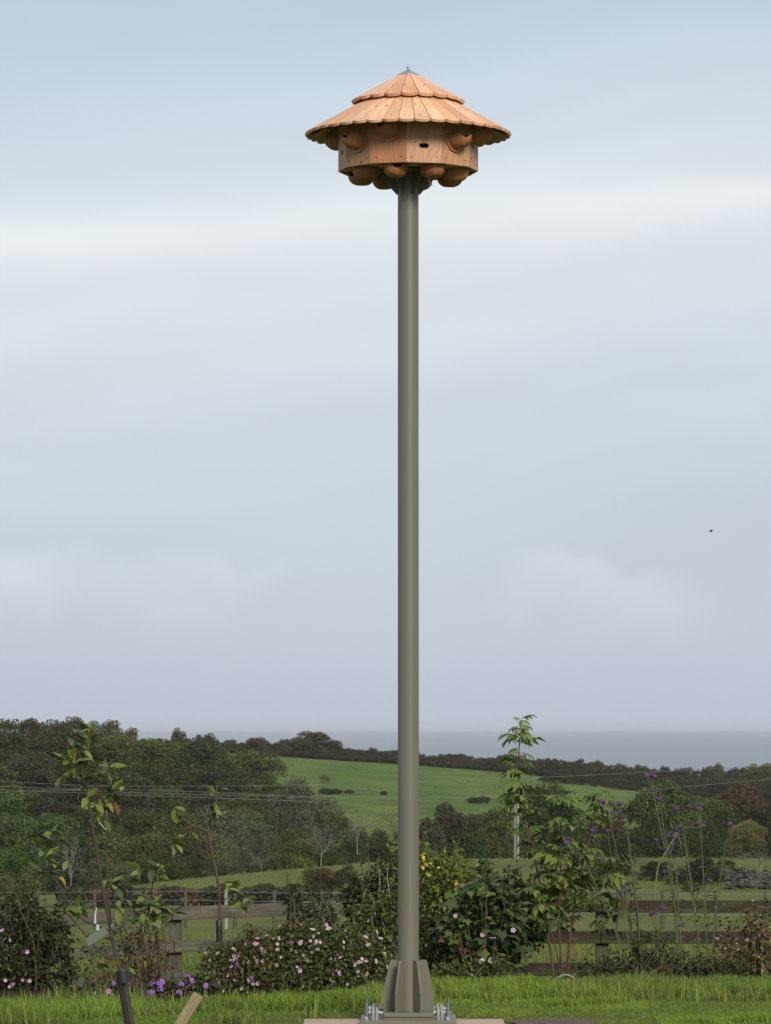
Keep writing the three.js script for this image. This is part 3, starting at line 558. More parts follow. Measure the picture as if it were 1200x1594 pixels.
// trees of the valley, right of the pole
treeAt('brown', 697, 1258, 322, 96, 'dark russet rounded tree just right of the pole at the foot of the green hill', 'tree');
treeAt('brown', 738, 1268, 318, 62, 'smaller russet tree leaning against the rounded russet one', 'tree');
treeAt('olive', 780, 1264, 312, 92, 'olive green tree between the russet trees and the wooden power pole', 'tree');
treeAt('dark', 852, 1228, 330, 116, 'tall dark tree standing up against the green hill, right of the power pole', 'tree');
treeAt('green', 905, 1262, 316, 84, 'mid green tree right of the tall dark tree in the valley', 'tree');
treeAt('brown', 950, 1272, 306, 84, 'brownish leafy tree between two green trees behind the purple flowers', 'tree');
treeAt('olive', 1030, 1222, 322, 128, 'large pale olive tree behind the tallest purple flowers', 'tree');
treeAt('olive', 1088, 1236, 330, 110, 'large pale olive tree touching its twin, right of the tallest purple flowers', 'tree');
treeAt('dark', 1010, 1284, 292, 90, 'dark low-branched tree at the foot of the pale olive trees', 'tree');
treeAt('brown', 1150, 1228, 342, 130, 'broad brownish tree at the right edge of the valley', 'tree');
treeAt('brown', 1230, 1240, 335, 120, 'brownish tree cut by the right edge of the picture', 'tree');
treeAt('gold', 1163, 1276, 282, 68, 'golden tan rounded bush near the right edge', 'bush', null, 'shrub', 1336);
treeAt('dark', 1090, 1290, 290, 90, 'dark bush between the pale olive trees and the golden bush', 'bush', null, 'shrub');
treeAt('scrub', 1205, 1300, 280, 70, 'dark scrub at the right edge below the golden bush', 'bush', null, 'shrub');
treeAt('dark', 590, 1298, 325, 64, 'dark low shrub behind the pole on the far side of the valley', 'shrub', null, 'shrub');
treeAt('green', 655, 1316, 262, 70, 'low green shrub behind the pole below the russet trees', 'shrub', null, 'shrub');
treeAt('dark', 545, 1312, 300, 56, 'dark shrub at the right foot of the left wood', 'shrub', null, 'shrub');
treeAt('green', 624, 1300, 318, 46, 'small green shrub hidden partly by the pole on the valley floor', 'shrub', null, 'shrub');
for (const [px, top, d, w, l, base] of [[1098, 1334, 186, 84, 'dark gorse bush in the right-hand pasture, widest of the dark bushes there', 1392], [1020, 1340, 192, 66, 'dark gorse bush left of the widest one in the right-hand pasture', 1376], [950, 1336, 190, 80, 'dark gorse bush behind the left side of the purple flowers', 1378], [1146, 1350, 184, 40, 'small dark gorse bush beside the stony bank', 1384], [905, 1352, 186, 56, 'dark gorse bush behind the tall shrub in the right-hand pasture', 1380], [1058, 1352, 188, 40, 'small dark gorse bush right behind the widest gorse bush on its left', 1380]]) treeAt(px > 1000 ? 'gorse' : 'scrub', px, top, d, w, l, 'bush', null, 'gorse_bush', base);
treeAt('green', 1073, 1370, 176, 31, 'small dense blue-green bush by itself on the pasture above the right fence', 'bush', null, 'shrub');
for (const [k, px, top, d, w, l] of [['olive', 812, 1290, 300, 70, 'low olive bush at the foot of the wooden twin power pole'], ['dark', 730, 1298, 296, 80, 'dark undergrowth bush below the russet trees'], ['dark', 975, 1296, 290, 80, 'dark undergrowth bush below the brownish tree on the right'], ['grey', 1060, 1282, 296, 90, 'grey-green bush between the two large pale olive trees'], ['olive', 1125, 1262, 325, 80, 'olive tree between the pale olive pair and the brownish tree'], ['dark', 880, 1296, 296, 80, 'dark bush below the tall dark tree of the valley'], ['scrub', 668, 1290, 300, 60, 'dark scrub touching the right side of the pole below the russet tree']]) treeAt(k, px, top, d, w, l, 'bush', null, 'shrub');
// hedges this side of the wood
for (const [px, top, d, w, k, l] of [[498, 1352, 172, 60, 'scrub', 'tall dark hawthorn bush at the end of the brown hedge'], [538, 1348, 172, 50, 'gorse', 'dark leafy bush at the right end of the brown hedge'], [460, 1374, 168, 60, 'gorse', 'low dark hedge bush left of the tall hawthorn bush'], [405, 1376, 168, 76, 'gorse', 'low dark hedge bush behind the second young tree'], [195, 1378, 168, 76, 'gorse', 'low dark hedge bush behind the first young tree']]) treeAt(k, px, top, d, w, l, 'bush', null, 'hedge_bush');
{
  const b = new MB();
  for (let k = 0; k < 9000; k++) { const px = rr(90, 470), d = rr(163, 171), x = (px - 600) * mpp(d), y = landY(x, -d), h = Math.max(0.3, (at(px, 1386, d).y - y) * (0.75 + 0.6 * fbm(px / 22, 3, 3, 19))) * Math.sqrt(rnd()); const dd = randDir(); b.chip(V(x, y + h, -d), dd, sideOf(dd), rr(0.15, 0.34), rr(0.07, 0.14), vary(fbm(px / 30, 1, 2, 77) > 0.5 ? [0.085, 0.06, 0.036] : [0.045, 0.045, 0.024], 0.35)); }
  const o = new THREE.Mesh(b.geo(), farFoliage); o.name = numbered('bracken_hedge'); scene.add(o); tag(o, 'low brown bracken hedge along the far side of the paddock', 'hedge', null, 'stuff');
}
// gorse and the lone tree on the green hill
for (const [px, top, base, w, l] of [[508, 1227, 1236, 32, 'low gorse patch under the lone hawthorn on the green hill'], [524, 1228, 1236, 22, 'right half of the low gorse patch by the lone hawthorn'], [543, 1229, 1235, 18, 'small gorse bush right of the lone hawthorn on the green hill'], [597, 1231, 1238, 13, 'smallest gorse bush on the green hill, left of the pole'], [738, 1241, 1251, 25, 'left of two touching gorse bushes on the green hill right of the pole'], [753, 1239, 1250, 24, 'right of two touching gorse bushes on the green hill right of the pole']]) {
  let d = 350; for (; d < 600; d += 1) { if (at(px, base, d).y - landY((px - 600) * mpp(d), -d) < 0.02) break; }
  treeAt('gorse', px, top, d, w, l, 'bush', null, 'gorse_bush');
}
{
  let d = 380; for (; d < 600; d++) if (at(505, 1229, d).y - landY(-95 * mpp(d), -d) < 0.02) break;
  const x = -95 * mpp(d), y = landY(x, -d), h = at(505, 1204, d).y - y, t = thing('lone_tree', 'small sparse hawthorn standing alone on the green hill', 'tree', [x, y, -d]), tr = part('trunk', bareProtos[0], bark, t); tr.scale.set(h / 2.2, h / 1.75, h / 2.2);
  const c = part('crown', crownGeo({ lobes: 9, lobeSize: 0.8, leaves: 500, size: 0.11, low: 0.9, color: [0.07, 0.065, 0.04] }), farFoliage, t); c.scale.set(h / 2.5, h / 2, h / 2.5);
}
// bare trees
for (const [px, top, base, d, w, k, l, m] of [[408, 1322, 1358, 238, 50, 1, 'small pale dead tree at the edge of the left wood, above the pasture', paleBark], [556, 1262, 1322, 268, 60, 2, 'leafless grey tree at the right foot of the left wood', paleBark], [612, 1256, 1318, 300, 74, 0, 'leafless dark tree just left of the pole before the green hill', bark], [500, 1280, 1345, 248, 76, 1, 'grey bare-branched tree in front of the left wood', paleBark], [112, 1292, 1390, 250, 70, 2, 'pale bare-stemmed tree at the foot of the left wood', paleBark], [1182, 1326, 1356, 200, 110, 0, 'heap of bare dry branches above the stony bank on the right', paleBark]]) {
  const x = (px - 600) * mpp(d), y = at(px, base, d).y, h = at(px, top, d).y - y, t = thing('bare_tree', l, 'tree', [x, y, -d]), tr = part('trunk', bareProtos[k], m, t); tr.scale.set(w * mpp(d) / 2.0, h / 1.85, w * mpp(d) / 2.0); tr.rotation.y = rr(0, 6);
}
// stony bank on the right
{
  const d = 178, t = thing('stone_bank', 'low dark bank of tumbled grey stones by the right edge, above the timber fence', 'stone bank', [(1180 - 600) * mpp(d), landY((1180 - 600) * mpp(d), -d), -d]);
  const gs = [0, 1, 2, 3].map(() => { const g = new THREE.IcosahedronGeometry(1, 1), p = g.attributes.position; const s = rnd() * 99; for (let i = 0; i < p.count; i++) { const k = 0.8 + 0.45 * fbm(p.getX(i) * 1.5 + s, p.getY(i) * 1.5 + p.getZ(i) * 2, 2, 3); p.setXYZ(i, p.getX(i) * k, p.getY(i) * k * 0.65, p.getZ(i) * k); } g.computeVertexNormals(); return g; });
  const ms = [matte({ color: rgb(0.06, 0.058, 0.054) }), matte({ color: rgb(0.085, 0.08, 0.07) }), matte({ color: rgb(0.045, 0.046, 0.038) })];
  for (let k = 0; k < 220; k++) { const u = rr(-1.5, 1.4), v = rnd(), s = part('stone', pick(gs), pick(ms), t); s.position.set(u, v * 0.75 + 0.05, -v * 0.9 + rr(-0.1, 0.1)); s.rotation.set(rr(-0.3, 0.3), rr(0, 6), rr(-0.3, 0.3)); s.scale.setScalar(rr(0.06, 0.13)); }
  const m = new THREE.SphereGeometry(1, 20, 10, 0, 6.28, 0, 1.57); m.scale(1.45, 0.5, 0.6); m.translate(0, 0, -0.7); part('earth_core', m, matte({ color: rgb(0.06, 0.058, 0.034) }), t);
}

// ------------------------------------------------------------------ power poles and wires
const poleWood = mat({ color: rgb(0.17, 0.165, 0.15), roughness: 0.9 });
{
  const d = 252, x = (803 - 600) * mpp(d), t = thing('power_pole', 'pale wooden twin power pole with a short crossarm, behind the tall green shrub', 'power pole', [x, 0, -d]);
  const y0 = landY(x, -d), y1 = at(803, 1246, d).y, g = new THREE.CylinderGeometry(0.075, 0.085, y1 - y0 + 0.4, 10); g.translate(0, (y1 + y0 - 0.4) / 2, 0);
  part('shaft', g, poleWood, t).position.x = -0.085; part('shaft', g, mat({ color: rgb(0.24, 0.23, 0.21) }), t).position.set(0.1, -0.12, -0.1);
  const a = new RoundedBoxGeometry(0.9, 0.1, 0.1, 1, 0.01); a.translate(-0.4, y1 - 0.1, 0.13); part('crossarm', a, galv, t);
  const ins = new THREE.CylinderGeometry(0.05, 0.07, 0.2, 8); for (const q of [-0.8, -0.42]) part('insulator', ins, steelDark, t).position.set(q, y1 + 0.03, 0.13);
}
{
  const d = 246, x = (167 - 600) * mpp(d), t = thing('power_pole', 'slim grey power pole with a bracketed crossarm, directly behind the first young tree', 'power pole', [x, 0, -d]);
  const y0 = landY(x, -d), y1 = at(167, 1242, d).y, ya = at(160, 1279, d).y, g = new THREE.CylinderGeometry(0.045, 0.06, y1 - y0 + 0.4, 10); g.translate(0, (y1 + y0 - 0.4) / 2, 0); part('shaft', g, mat({ color: rgb(0.12, 0.115, 0.1), roughness: 0.9 }), t);
  const a = new RoundedBoxGeometry(0.75, 0.07, 0.07, 1, 0.01); a.translate(-0.34, ya, 0.1); part('crossarm', a, galv, t);
  const br = new MB(); br.tube([V(-0.5, ya, 0.1), V(-0.02, ya - 0.5, 0.07)], [0.025, 0.025], 6); part('brace', br.geo(), galv, t);
  const ins = new THREE.CylinderGeometry(0.025, 0.035, 0.1, 8); for (const q of [-0.68, -0.45, -0.2]) part('insulator', ins, galv, t).position.set(q, ya + 0.09, 0.1);
}
{
  const wireMat = mat({ color: rgb(0.15, 0.15, 0.14), roughness: 0.5 });
  for (const [pts, l] of [
    [[[-60, 1212], [133, 1222.5], [400, 1223], [621, 1218], [782, 1212], [843, 1210], [1182, 1192.7], [1290, 1186]], 'topmost power line, running the whole width past the pole and rising right'],
    [[[-60, 1222], [70, 1227], [250, 1235.5], [499, 1240], [660, 1241], [789, 1239.5], [962, 1233], [1193, 1213], [1290, 1203]], 'lower power line, sagging before the green hill and rising to the right'],
    [[[-60, 1228], [67, 1230.5], [180, 1229], [400, 1236.5], [520, 1245]], 'power line before the left wood, third from top'],
    [[[-60, 1235], [60, 1232.5], [240, 1239], [410, 1245], [520, 1249]], 'lowest power line before the left wood'],
  ]) { const o = new THREE.Mesh(tubeGeo(pts.map(([a, b]) => at(a, b, 244)), 0.01, 0.01, 5, 6), wireMat); o.name = numbered('power_line'); scene.add(o); tag(o, l, 'power line'); }
}
// a far bird
{
  const d = 160, g = new MB(), sp = 0.1;
  const body = [[-0.08, 0.004], [-0.05, 0.017], [0, 0.026], [0.05, 0.02], [0.07, 0.014], [0.095, 0.003]];
  g.tube(body.map(([x]) => V(x, 0, 0)), body.map(([, r]) => r), 8);
  for (const s of [-1, 1]) for (const up of [0.008, -0.008]) { const a = g.vert(0.035, up, 0), b = g.vert(-0.03, up, 0), c = g.vert(0.03, 0.055 + up, s * sp), e = g.vert(-0.02, 0.05 + up, s * sp), f = g.vert(-0.05, 0.02 + up * 0.2, s * sp * 2); up > 0 === s > 0 ? (g.quad(a, c, e, b), g.tri(c, f, e)) : (g.quad(b, e, c, a), g.tri(e, f, c)); }
  g.quad(g.vert(-0.07, 0, 0.008), g.vert(-0.07, 0, -0.008), g.vert(-0.13, 0, -0.026), g.vert(-0.13, 0, 0.026));
  const o = new THREE.Mesh(g.geo(), mat({ color: rgb(0.03, 0.03, 0.035) })); o.name = numbered('flying_bird'); o.position.copy(at(1107, 827, d)); o.rotation.set(0.3, 2.6, -0.35); scene.add(o); tag(o, 'small dark bird flying in the sky on the right', 'bird');
}

// ------------------------------------------------------------------ leaf and flower shapes of the plants near by
function leafShape(len, wid, droop, fold = 0.2) {          // an oval leaf with a midrib fold, arching over; along +z from the stalk
  const b = new MB(), ws = [0.1, 0.75, 1, 0.72, 0.04], n = ws.length, rows = [];
  for (let k = 0; k < n; k++) { const t = k / (n - 1), z = len * (t * (1 - 0.12 * droop * t)), y = -droop * len * t * t * 0.5, w = wid / 2 * ws[k]; rows.push([b.vert(-w, y + w * fold, z, null, 0, t), b.vert(0, y, z, null, 0.5, t), b.vert(w, y + w * fold, z, null, 1, t)]); }
  for (let k = 1; k < n; k++) { b.quad(rows[k - 1][0], rows[k - 1][1], rows[k][1], rows[k][0]); b.quad(rows[k - 1][1], rows[k - 1][2], rows[k][2], rows[k][1]); }
  return b.geo();
}
function lobedLeaf(r, droop) {                             // a broad leaf with five pointed lobes, along +z
  const b = new MB(), pr = [[-2.6, 0.42], [-2.15, 0.78], [-1.75, 0.52], [-1.2, 0.95], [-0.7, 0.6], [0, 1.12], [0.7, 0.6], [1.2, 0.95], [1.75, 0.52], [2.15, 0.78], [2.6, 0.42]], q = ([a, k], s) => { const x = Math.sin(a) * k * r * s, z = Math.cos(a) * k * r * s + r * 0.45, e = Math.hypot(x, z) / r; return b.vert(x, -droop * r * e * e * 0.35 + Math.abs(x) * 0.12, z, null, x / r, z / r); };
  const c = b.vert(0, 0.0, r * 0.45, null, 0, 0.45), ri = pr.map((p) => q(p, 1));
  for (let k = 1; k < ri.length; k++) b.tri(c, ri[k - 1], ri[k]);
  return b.geo();
}
function compoundLeaf(len) {                               // a drooping leaf of paired leaflets on an arching stalk, along +z
  const b = new MB(), at_ = (t) => V(0, len * (0.16 * Math.sin(t * 2.2) - 0.34 * t * t), len * t * 0.95);
  b.tube([0, 0.33, 0.66, 1].map(at_), [0.0022, 0.0018, 0.0014, 0.001], 4, null, false);
  for (const [t, l] of [[0.22, 0.5], [0.5, 0.56]]) for (const s of [-1, 1]) { const d = V(s * 0.75, -0.3, 0.75).normalize(); b.leaf(at_(t), d, V().crossVectors(d, V(0, 1, 0)).normalize(), len * l * 1.1, len * 0.3, 0.4, null); }
  const d = V(0, -0.5, 1).normalize(); b.leaf(at_(0.72), d, V(-1, 0, 0), len * 0.62, len * 0.36, 0.4, null);
  return b.geo();
}
function flowerGeo(r, petals, cup = 0.25) {                // open flower facing +z
  const b = new MB();
  for (let k = 0; k < petals; k++) {
    const a = k / petals * 6.2832, w = 3.1 / petals, P = (an, rad, z) => b.vert(Math.cos(an) * rad, Math.sin(an) * rad, z);
    const o = P(a, r * 0.1, 0), l = P(a - w * 0.85, r * 0.72, r * cup), t1 = P(a - w * 0.45, r, r * cup * 1.2), t2 = P(a + w * 0.45, r, r * cup * 1.2), e = P(a + w * 0.85, r * 0.72, r * cup);
    b.tri(o, l, t1); b.tri(o, t1, t2); b.tri(o, t2, e);
  }
  return b.geo();
}
const aim = (o, d, roll = 0) => { o.quaternion.setFromUnitVectors(V(0, 0, 1), d.clone().normalize()); if (roll) o.rotateZ(roll); return o; };
// lays the leaf's upper face upwards, pointing along d
const lay = (o, d, roll = 0) => { const z = d.clone().normalize(), x = V().crossVectors(V(0, 1, 0), z); if (x.lengthSq() < 1e-4) x.set(1, 0, 0); x.normalize(); o.quaternion.setFromRotationMatrix(new THREE.Matrix4().makeBasis(x, V().crossVectors(z, x), z)); if (roll) o.rotateZ(roll); return o; };

// a leafy bush: many small leaves over lobes, joined; its stems; flowers as parts
function bush(name, label, category, d, lobes, o) {         // lobes: [px, py, rxPx, ryPx, share]
  const base = at(lobes[0][0], o.basePy, d), root = thing(name, label, category, [base.x, 0, -d], o.group);
  root.position.y = o.y ?? landY(base.x, -d);
  const b = new MB(), org = root.position, mp = mpp(d);
  const total = lobes.reduce((s, l) => s + l[2] * l[3], 0), surf = [];
  for (const [px, py, rx, ry] of lobes) {
    const c = at(px, py, d).sub(org), n = Math.round(o.leaves * rx * ry / total), col = vary(o.color, 0.1, 0.06);
    for (let k = 0; k < n; k++) {
      const q = randDir(), f = rnd() < 0.14 ? rr(1, 1.3) : 1 - 0.55 * Math.pow(rnd(), 1.8), lump = 1 + 0.95 * (fbm(q.x * 2.6 + px * 0.1, q.y * 2.6 + q.z * 2.6 + py * 0.1, 3, 91) - 0.5);
      const p = c.clone().add(V(q.x * rx * mp * f * lump, q.y * ry * mp * f * lump, q.z * Math.min(rx, ry) * mp * (o.deep || 0.9) * f * lump));
      if (p.y + org.y < landY(p.x + org.x, p.z - d) + 0.01) continue;
      const ld = q.clone().multiplyScalar(0.9).add(randDir()).add(V(0, o.lift ?? 0.1, 0)).normalize(), l = o.leaf * rr(0.6, 1.35);
      b.leaf(p, ld, sideOf(ld), l, l * (o.slim || 0.55), rr(0.05, 0.45), vary(rnd() < (o.accentShare || 0) ? pick(o.accent) : col, 0.3, 0.12));
      if (f > 0.92 && f < 1.06 && q.z > 0.1) surf.push([p, q]);
    }
  }
  const st = new MB();
  for (let k = 0; k < (o.stems || 14); k++) { const [px, py, rx, ry] = pick(lobes), e = at(px + rr(-0.7, 0.7) * rx, py + rr(-0.9, 0.5) * ry, d).sub(org); e.z += rr(-0.15, 0.15); const s = V(rr(-0.12, 0.12) + e.x * 0.3, -0.04, rr(-0.08, 0.08)); const m = s.clone().lerp(e, 0.5).add(V(rr(-0.05, 0.05), 0.06, rr(-0.05, 0.05))); const pts = smoothPts([s, m, e], 4); st.tube(pts, pts.map((_, i) => lerp(0.007, 0.0025, i / pts.length)), 5, null, false); }
  if (o.shoots) for (let k = 0; k < o.shoots; k++) {
    const [px, py, rx, ry] = pick(lobes), s = at(px + rr(-0.8, 0.8) * rx, py - ry * 0.6, d).sub(org); s.z += rr(-0.15, 0.15); const e = s.clone().add(V(rr(-0.07, 0.07), rr(0.1, 0.24), rr(-0.05, 0.05))), pts = smoothPts([s, s.clone().lerp(e, 0.5).add(V(rr(-0.02, 0.02), 0.02, 0)), e], 3);
    st.tube(pts, pts.map((_, i) => lerp(0.004, 0.0015, i / pts.length)), 4, null, false);
    for (let i = 0; i < 12; i++) { const p = s.clone().lerp(e, rnd()), ld = randDir().add(V(0, 0.6, 0)).normalize(), l = o.leaf * rr(0.5, 1.1); b.leaf(p, ld, sideOf(ld), l, l * (o.slim || 0.55), 0.2, vary(rnd() < 0.4 && o.accent ? pick(o.accent) : o.color, 0.3, 0.12)); }
  }
  part('stems', st.geo(), o.stemMat || bark, root);
  part('foliage', b.geo(), tinted, root, 'stuff');
  for (const [fn, gs, ms, n, box, scale] of o.flowers || []) {
    const pool = surf.filter(([p]) => { const y = p.y + org.y; return !box || (p.x + org.x > at(box[0], 1400, d).x && p.x + org.x < at(box[2], 1400, d).x && y < at(600, box[1], d).y && y > at(600, box[3], d).y); });
    for (let k = 0; k < n && pool.length; k++) { const [p, q] = pick(pool), m = part(fn, pick(gs), pick(ms), root); m.position.copy(p).addScaledVector(q, 0.02); m.position.z += 0.015; aim(m, V(q.x * 1.5 + rr(-0.9, 0.9), q.y + rr(-0.5, 0.9), Math.abs(q.z) * 0.7 + 0.3), rr(0, 6)); m.scale.setScalar((scale || 1) * rr(0.4, 0.85)); }
  }
  return root;
}
const petal = (r, g, b) => new THREE.MeshPhysicalMaterial({ color: rgb(r, g, b), roughness: 0.7, transmission: 0.2, thickness: 0 });
const pinkFlowers = [petal(0.62, 0.42, 0.52), petal(0.7, 0.52, 0.6), petal(0.56, 0.33, 0.46), petal(0.5, 0.36, 0.42)], purpleFlowers = [petal(0.28, 0.14, 0.5), petal(0.36, 0.15, 0.5)], blueFlowers = [petal(0.16, 0.14, 0.5)], yellowFlowers = [petal(0.6, 0.4, 0.03), petal(0.65, 0.47, 0.05)];
const pinkGeo = [flowerGeo(0.022, 5, 0.3), flowerGeo(0.02, 5, 0.6), flowerGeo(0.024, 5, 0.1)], roundGeo = [(() => { const gs = []; for (let k = 0; k < 9; k++) { const g = flowerGeo(0.016, 5, 0.2), d = randDir(); d.z = Math.abs(d.z); const o = aim(new THREE.Object3D(), d); o.position.copy(d).multiplyScalar(0.017); o.updateMatrix(); gs.push(g.applyMatrix4(o.matrix)); } return mergeGeometries(gs); })()];
const cupGeoY = [flowerGeo(0.021, 6, 0.7), flowerGeo(0.019, 6, 1.0)];

// pink-flowered mound left of the pole
bush('flowering_mound', 'broad leafy mound covered in pale pink open flowers, left of the pole foot', 'flowering shrub', 25.6, [[455, 1510, 95, 44], [370, 1518, 56, 38], [545, 1514, 54, 42], [410, 1480, 50, 28], [490, 1472, 56, 30], [332, 1530, 32, 24], [560, 1486, 40, 30], [355, 1492, 34, 22], [450, 1458, 30, 20]], {
  basePy: 1552, y: 0, leaves: 13000, leaf: 0.032, color: [0.066, 0.08, 0.027], accent: [[0.10, 0.10, 0.03], [0.075, 0.05, 0.025], [0.15, 0.15, 0.04]], accentShare: 0.16, stems: 40, shoots: 8,
  flowers: [['flower', pinkGeo, pinkFlowers, 190, null], ['purple_flower', roundGeo, purpleFlowers, 4, [300, 1490, 430, 1550]]] });
// dark bush at the left edge
bush('flowering_bush', 'dark leafy bush at the left edge with a few pale pink flowers low down', 'flowering shrub', 26.2, [[30, 1490, 50, 60], [5, 1520, 50, 46], [82, 1510, 34, 44], [12, 1428, 40, 30], [62, 1444, 34, 34], [70, 1544, 40, 24], [90, 1462, 22, 30], [36, 1410, 22, 16]], {
  basePy: 1556, y: -0.02, leaves: 6200, leaf: 0.036, color: [0.03, 0.038, 0.016], accent: [[0.07, 0.085, 0.025], [0.055, 0.035, 0.022]], accentShare: 0.14, stems: 40, shoots: 12,
  flowers: [['flower', pinkGeo, pinkFlowers, 16, [-20, 1515, 70, 1560]], ['flower', pinkGeo, pinkFlowers, 4, [-20, 1450, 60, 1515]]] });
// open twiggy shrubs either side of the young tree, at the fence
bush('twiggy_shrub', 'loose reddish-brown leaved shrub before the left fence, behind the first young tree', 'shrub', 28.3, [[225, 1490, 40, 46], [165, 1500, 46, 40], [200, 1450, 34, 26], [240, 1425, 24, 20]], { basePy: 1545, y: -0.3, leaves: 1000, leaf: 0.034, color: [0.05, 0.055, 0.02], accent: [[0.085, 0.045, 0.03], [0.1, 0.1, 0.035], [0.05, 0.03, 0.025]], accentShare: 0.4, stems: 40, stemMat: redBark });
// low geraniums
for (const [px, py, w, n, l] of [[165, 1542, 44, 4, 'low patch of purple border flowers under the first young tree'], [262, 1540, 40, 9, 'low patch of magenta and purple flowers beside the tilted wooden stake'], [312, 1528, 22, 4, 'low clump of violet flowers at the left end of the pink mound']])
  bush('purple_border_plant', l, 'flowering plant', 25.2, [[px, py + 6, w, 16]], { basePy: 1556, y: 0, leaves: 1100, leaf: 0.035, color: [0.055, 0.075, 0.025], accent: [[0.10, 0.06, 0.03]], accentShare: 0.2, stems: 8, flowers: [['flower', roundGeo, purpleFlowers, n, null, 1.1], ['flower', pinkGeo, [petal(0.5, 0.2, 0.42)], n, null]] });
// dark climber beside the fence, between mound and pole
bush('leafy_shrub', 'slim dark leafy shrub before the top rail, rising from the pink mound', 'shrub', 27.2, [[462, 1440, 14, 42], [500, 1440, 22, 36], [455, 1402, 10, 14], [520, 1470, 30, 24]], { basePy: 1530, y: -0.1, leaves: 1500, leaf: 0.045, slim: 0.4, color: [0.03, 0.042, 0.02], accent: [[0.08, 0.1, 0.03]], accentShare: 0.12, stems: 16, shoots: 6 });
bush('leafy_shrub', 'yellow-green leaved shrub growing close left of the pole', 'shrub', 26.9, [[598, 1470, 42, 60], [575, 1440, 34, 40], [612, 1420, 30, 40]], { basePy: 1535, y: -0.08, leaves: 3200, leaf: 0.036, color: [0.06, 0.075, 0.024], accent: [[0.14, 0.16, 0.04], [0.04, 0.05, 0.018]], accentShare: 0.35, stems: 22, shoots: 8, stemMat: paleBark, flowers: [['flower', pinkGeo, pinkFlowers, 4, null]] });
bush('dark_ivy_bush', 'dark ivy-like bush over the top rail left of the pole', 'shrub', 28.6, [[580, 1396, 40, 28], [612, 1385, 34, 44], [562, 1412, 24, 20]], { basePy: 1530, y: -0.3, leaves: 4000, leaf: 0.038, color: [0.028, 0.036, 0.016], accent: [[0.07, 0.08, 0.03]], accentShare: 0.15, stems: 18, shoots: 9 });
// yellow-flowered bush right of the pole
bush('yellow_flowered_bush', 'light green bush with yellow flowers just right of the pole, over the fence', 'flowering shrub', 28.7, [[690, 1385, 48, 46], [640, 1370, 40, 44], [722, 1400, 40, 36], [662, 1420, 50, 40]], { basePy: 1530, y: -0.3, leaves: 6000, leaf: 0.042, color: [0.10, 0.125, 0.026], accent: [[0.22, 0.235, 0.045], [0.05, 0.07, 0.02]], accentShare: 0.35, stems: 26, shoots: 46, stemMat: greenStem, flowers: [['yellow_flower', cupGeoY, yellowFlowers, 17, [652, 1322, 745, 1392], 1.35]] });
bush('dark_ivy_bush', 'dark small-leaved bush right behind the pole foot', 'shrub', 27.6, [[668, 1470, 30, 46], [655, 1505, 30, 30], [700, 1505, 40, 26]], { basePy: 1535, y: -0.12, leaves: 4000, leaf: 0.032, color: [0.028, 0.034, 0.016], accent: [[0.08, 0.09, 0.03]], accentShare: 0.18, stems: 18, shoots: 4 });
bush('pink_border_plant', 'low patch of pale pink flowers in the grass right of the pole foot', 'flowering plant', 26.4, [[735, 1516, 56, 18], [700, 1518, 34, 18], [765, 1508, 30, 16]], { basePy: 1536, y: 0, leaves: 1900, leaf: 0.032, color: [0.055, 0.075, 0.025], accent: [[0.09, 0.11, 0.03]], accentShare: 0.2, stems: 14, flowers: [['flower', pinkGeo, pinkFlowers, 15, null]] });
bush('leafy_shrub', 'mid green leafy shrub filling the gap behind the broad-leaved shrub, over the fence', 'shrub', 28.9, [[770, 1410, 50, 40], [735, 1390, 40, 36], [800, 1440, 40, 46], [760, 1470, 50, 40], [812, 1400, 26, 26]], { basePy: 1530, y: -0.3, leaves: 4600, leaf: 0.05, color: [0.05, 0.075, 0.02], accent: [[0.1, 0.135, 0.03], [0.03, 0.045, 0.016]], accentShare: 0.3, stems: 26, shoots: 16, stemMat: redBark });
// russet bush at right edge, dark trailing weeds by the fence
bush('russet_shrub', 'small shrub with russet and tan leaves at the right end of the border', 'shrub', 28.2, [[1165, 1470, 42, 46], [1190, 1440, 30, 34], [1150, 1500, 40, 28], [1200, 1500, 34, 30]], { basePy: 1532, y: -0.25, leaves: 1400, leaf: 0.042, slim: 0.5, color: [0.075, 0.062, 0.026], accent: [[0.15, 0.11, 0.06], [0.06, 0.075, 0.025], [0.12, 0.06, 0.03], [0.24, 0.2, 0.15]], accentShare: 0.45, stems: 24, flowers: [['flower', roundGeo, blueFlowers, 3, [1180, 1480, 1210, 1525]]] });
bush('border_weeds', 'tangle of low dark stems and leaves along the bottom rail on the right', 'plant', 28.0, [[985, 1500, 50, 20], [1060, 1505, 60, 22], [1120, 1510, 50, 16], [930, 1512, 40, 14], [1010, 1470, 26, 18]], { basePy: 1532, y: -0.25, leaves: 2100, leaf: 0.05, slim: 0.3, color: [0.045, 0.055, 0.022], accent: [[0.07, 0.06, 0.035], [0.09, 0.11, 0.03]], accentShare: 0.3, stems: 50, lift: 0.4 });

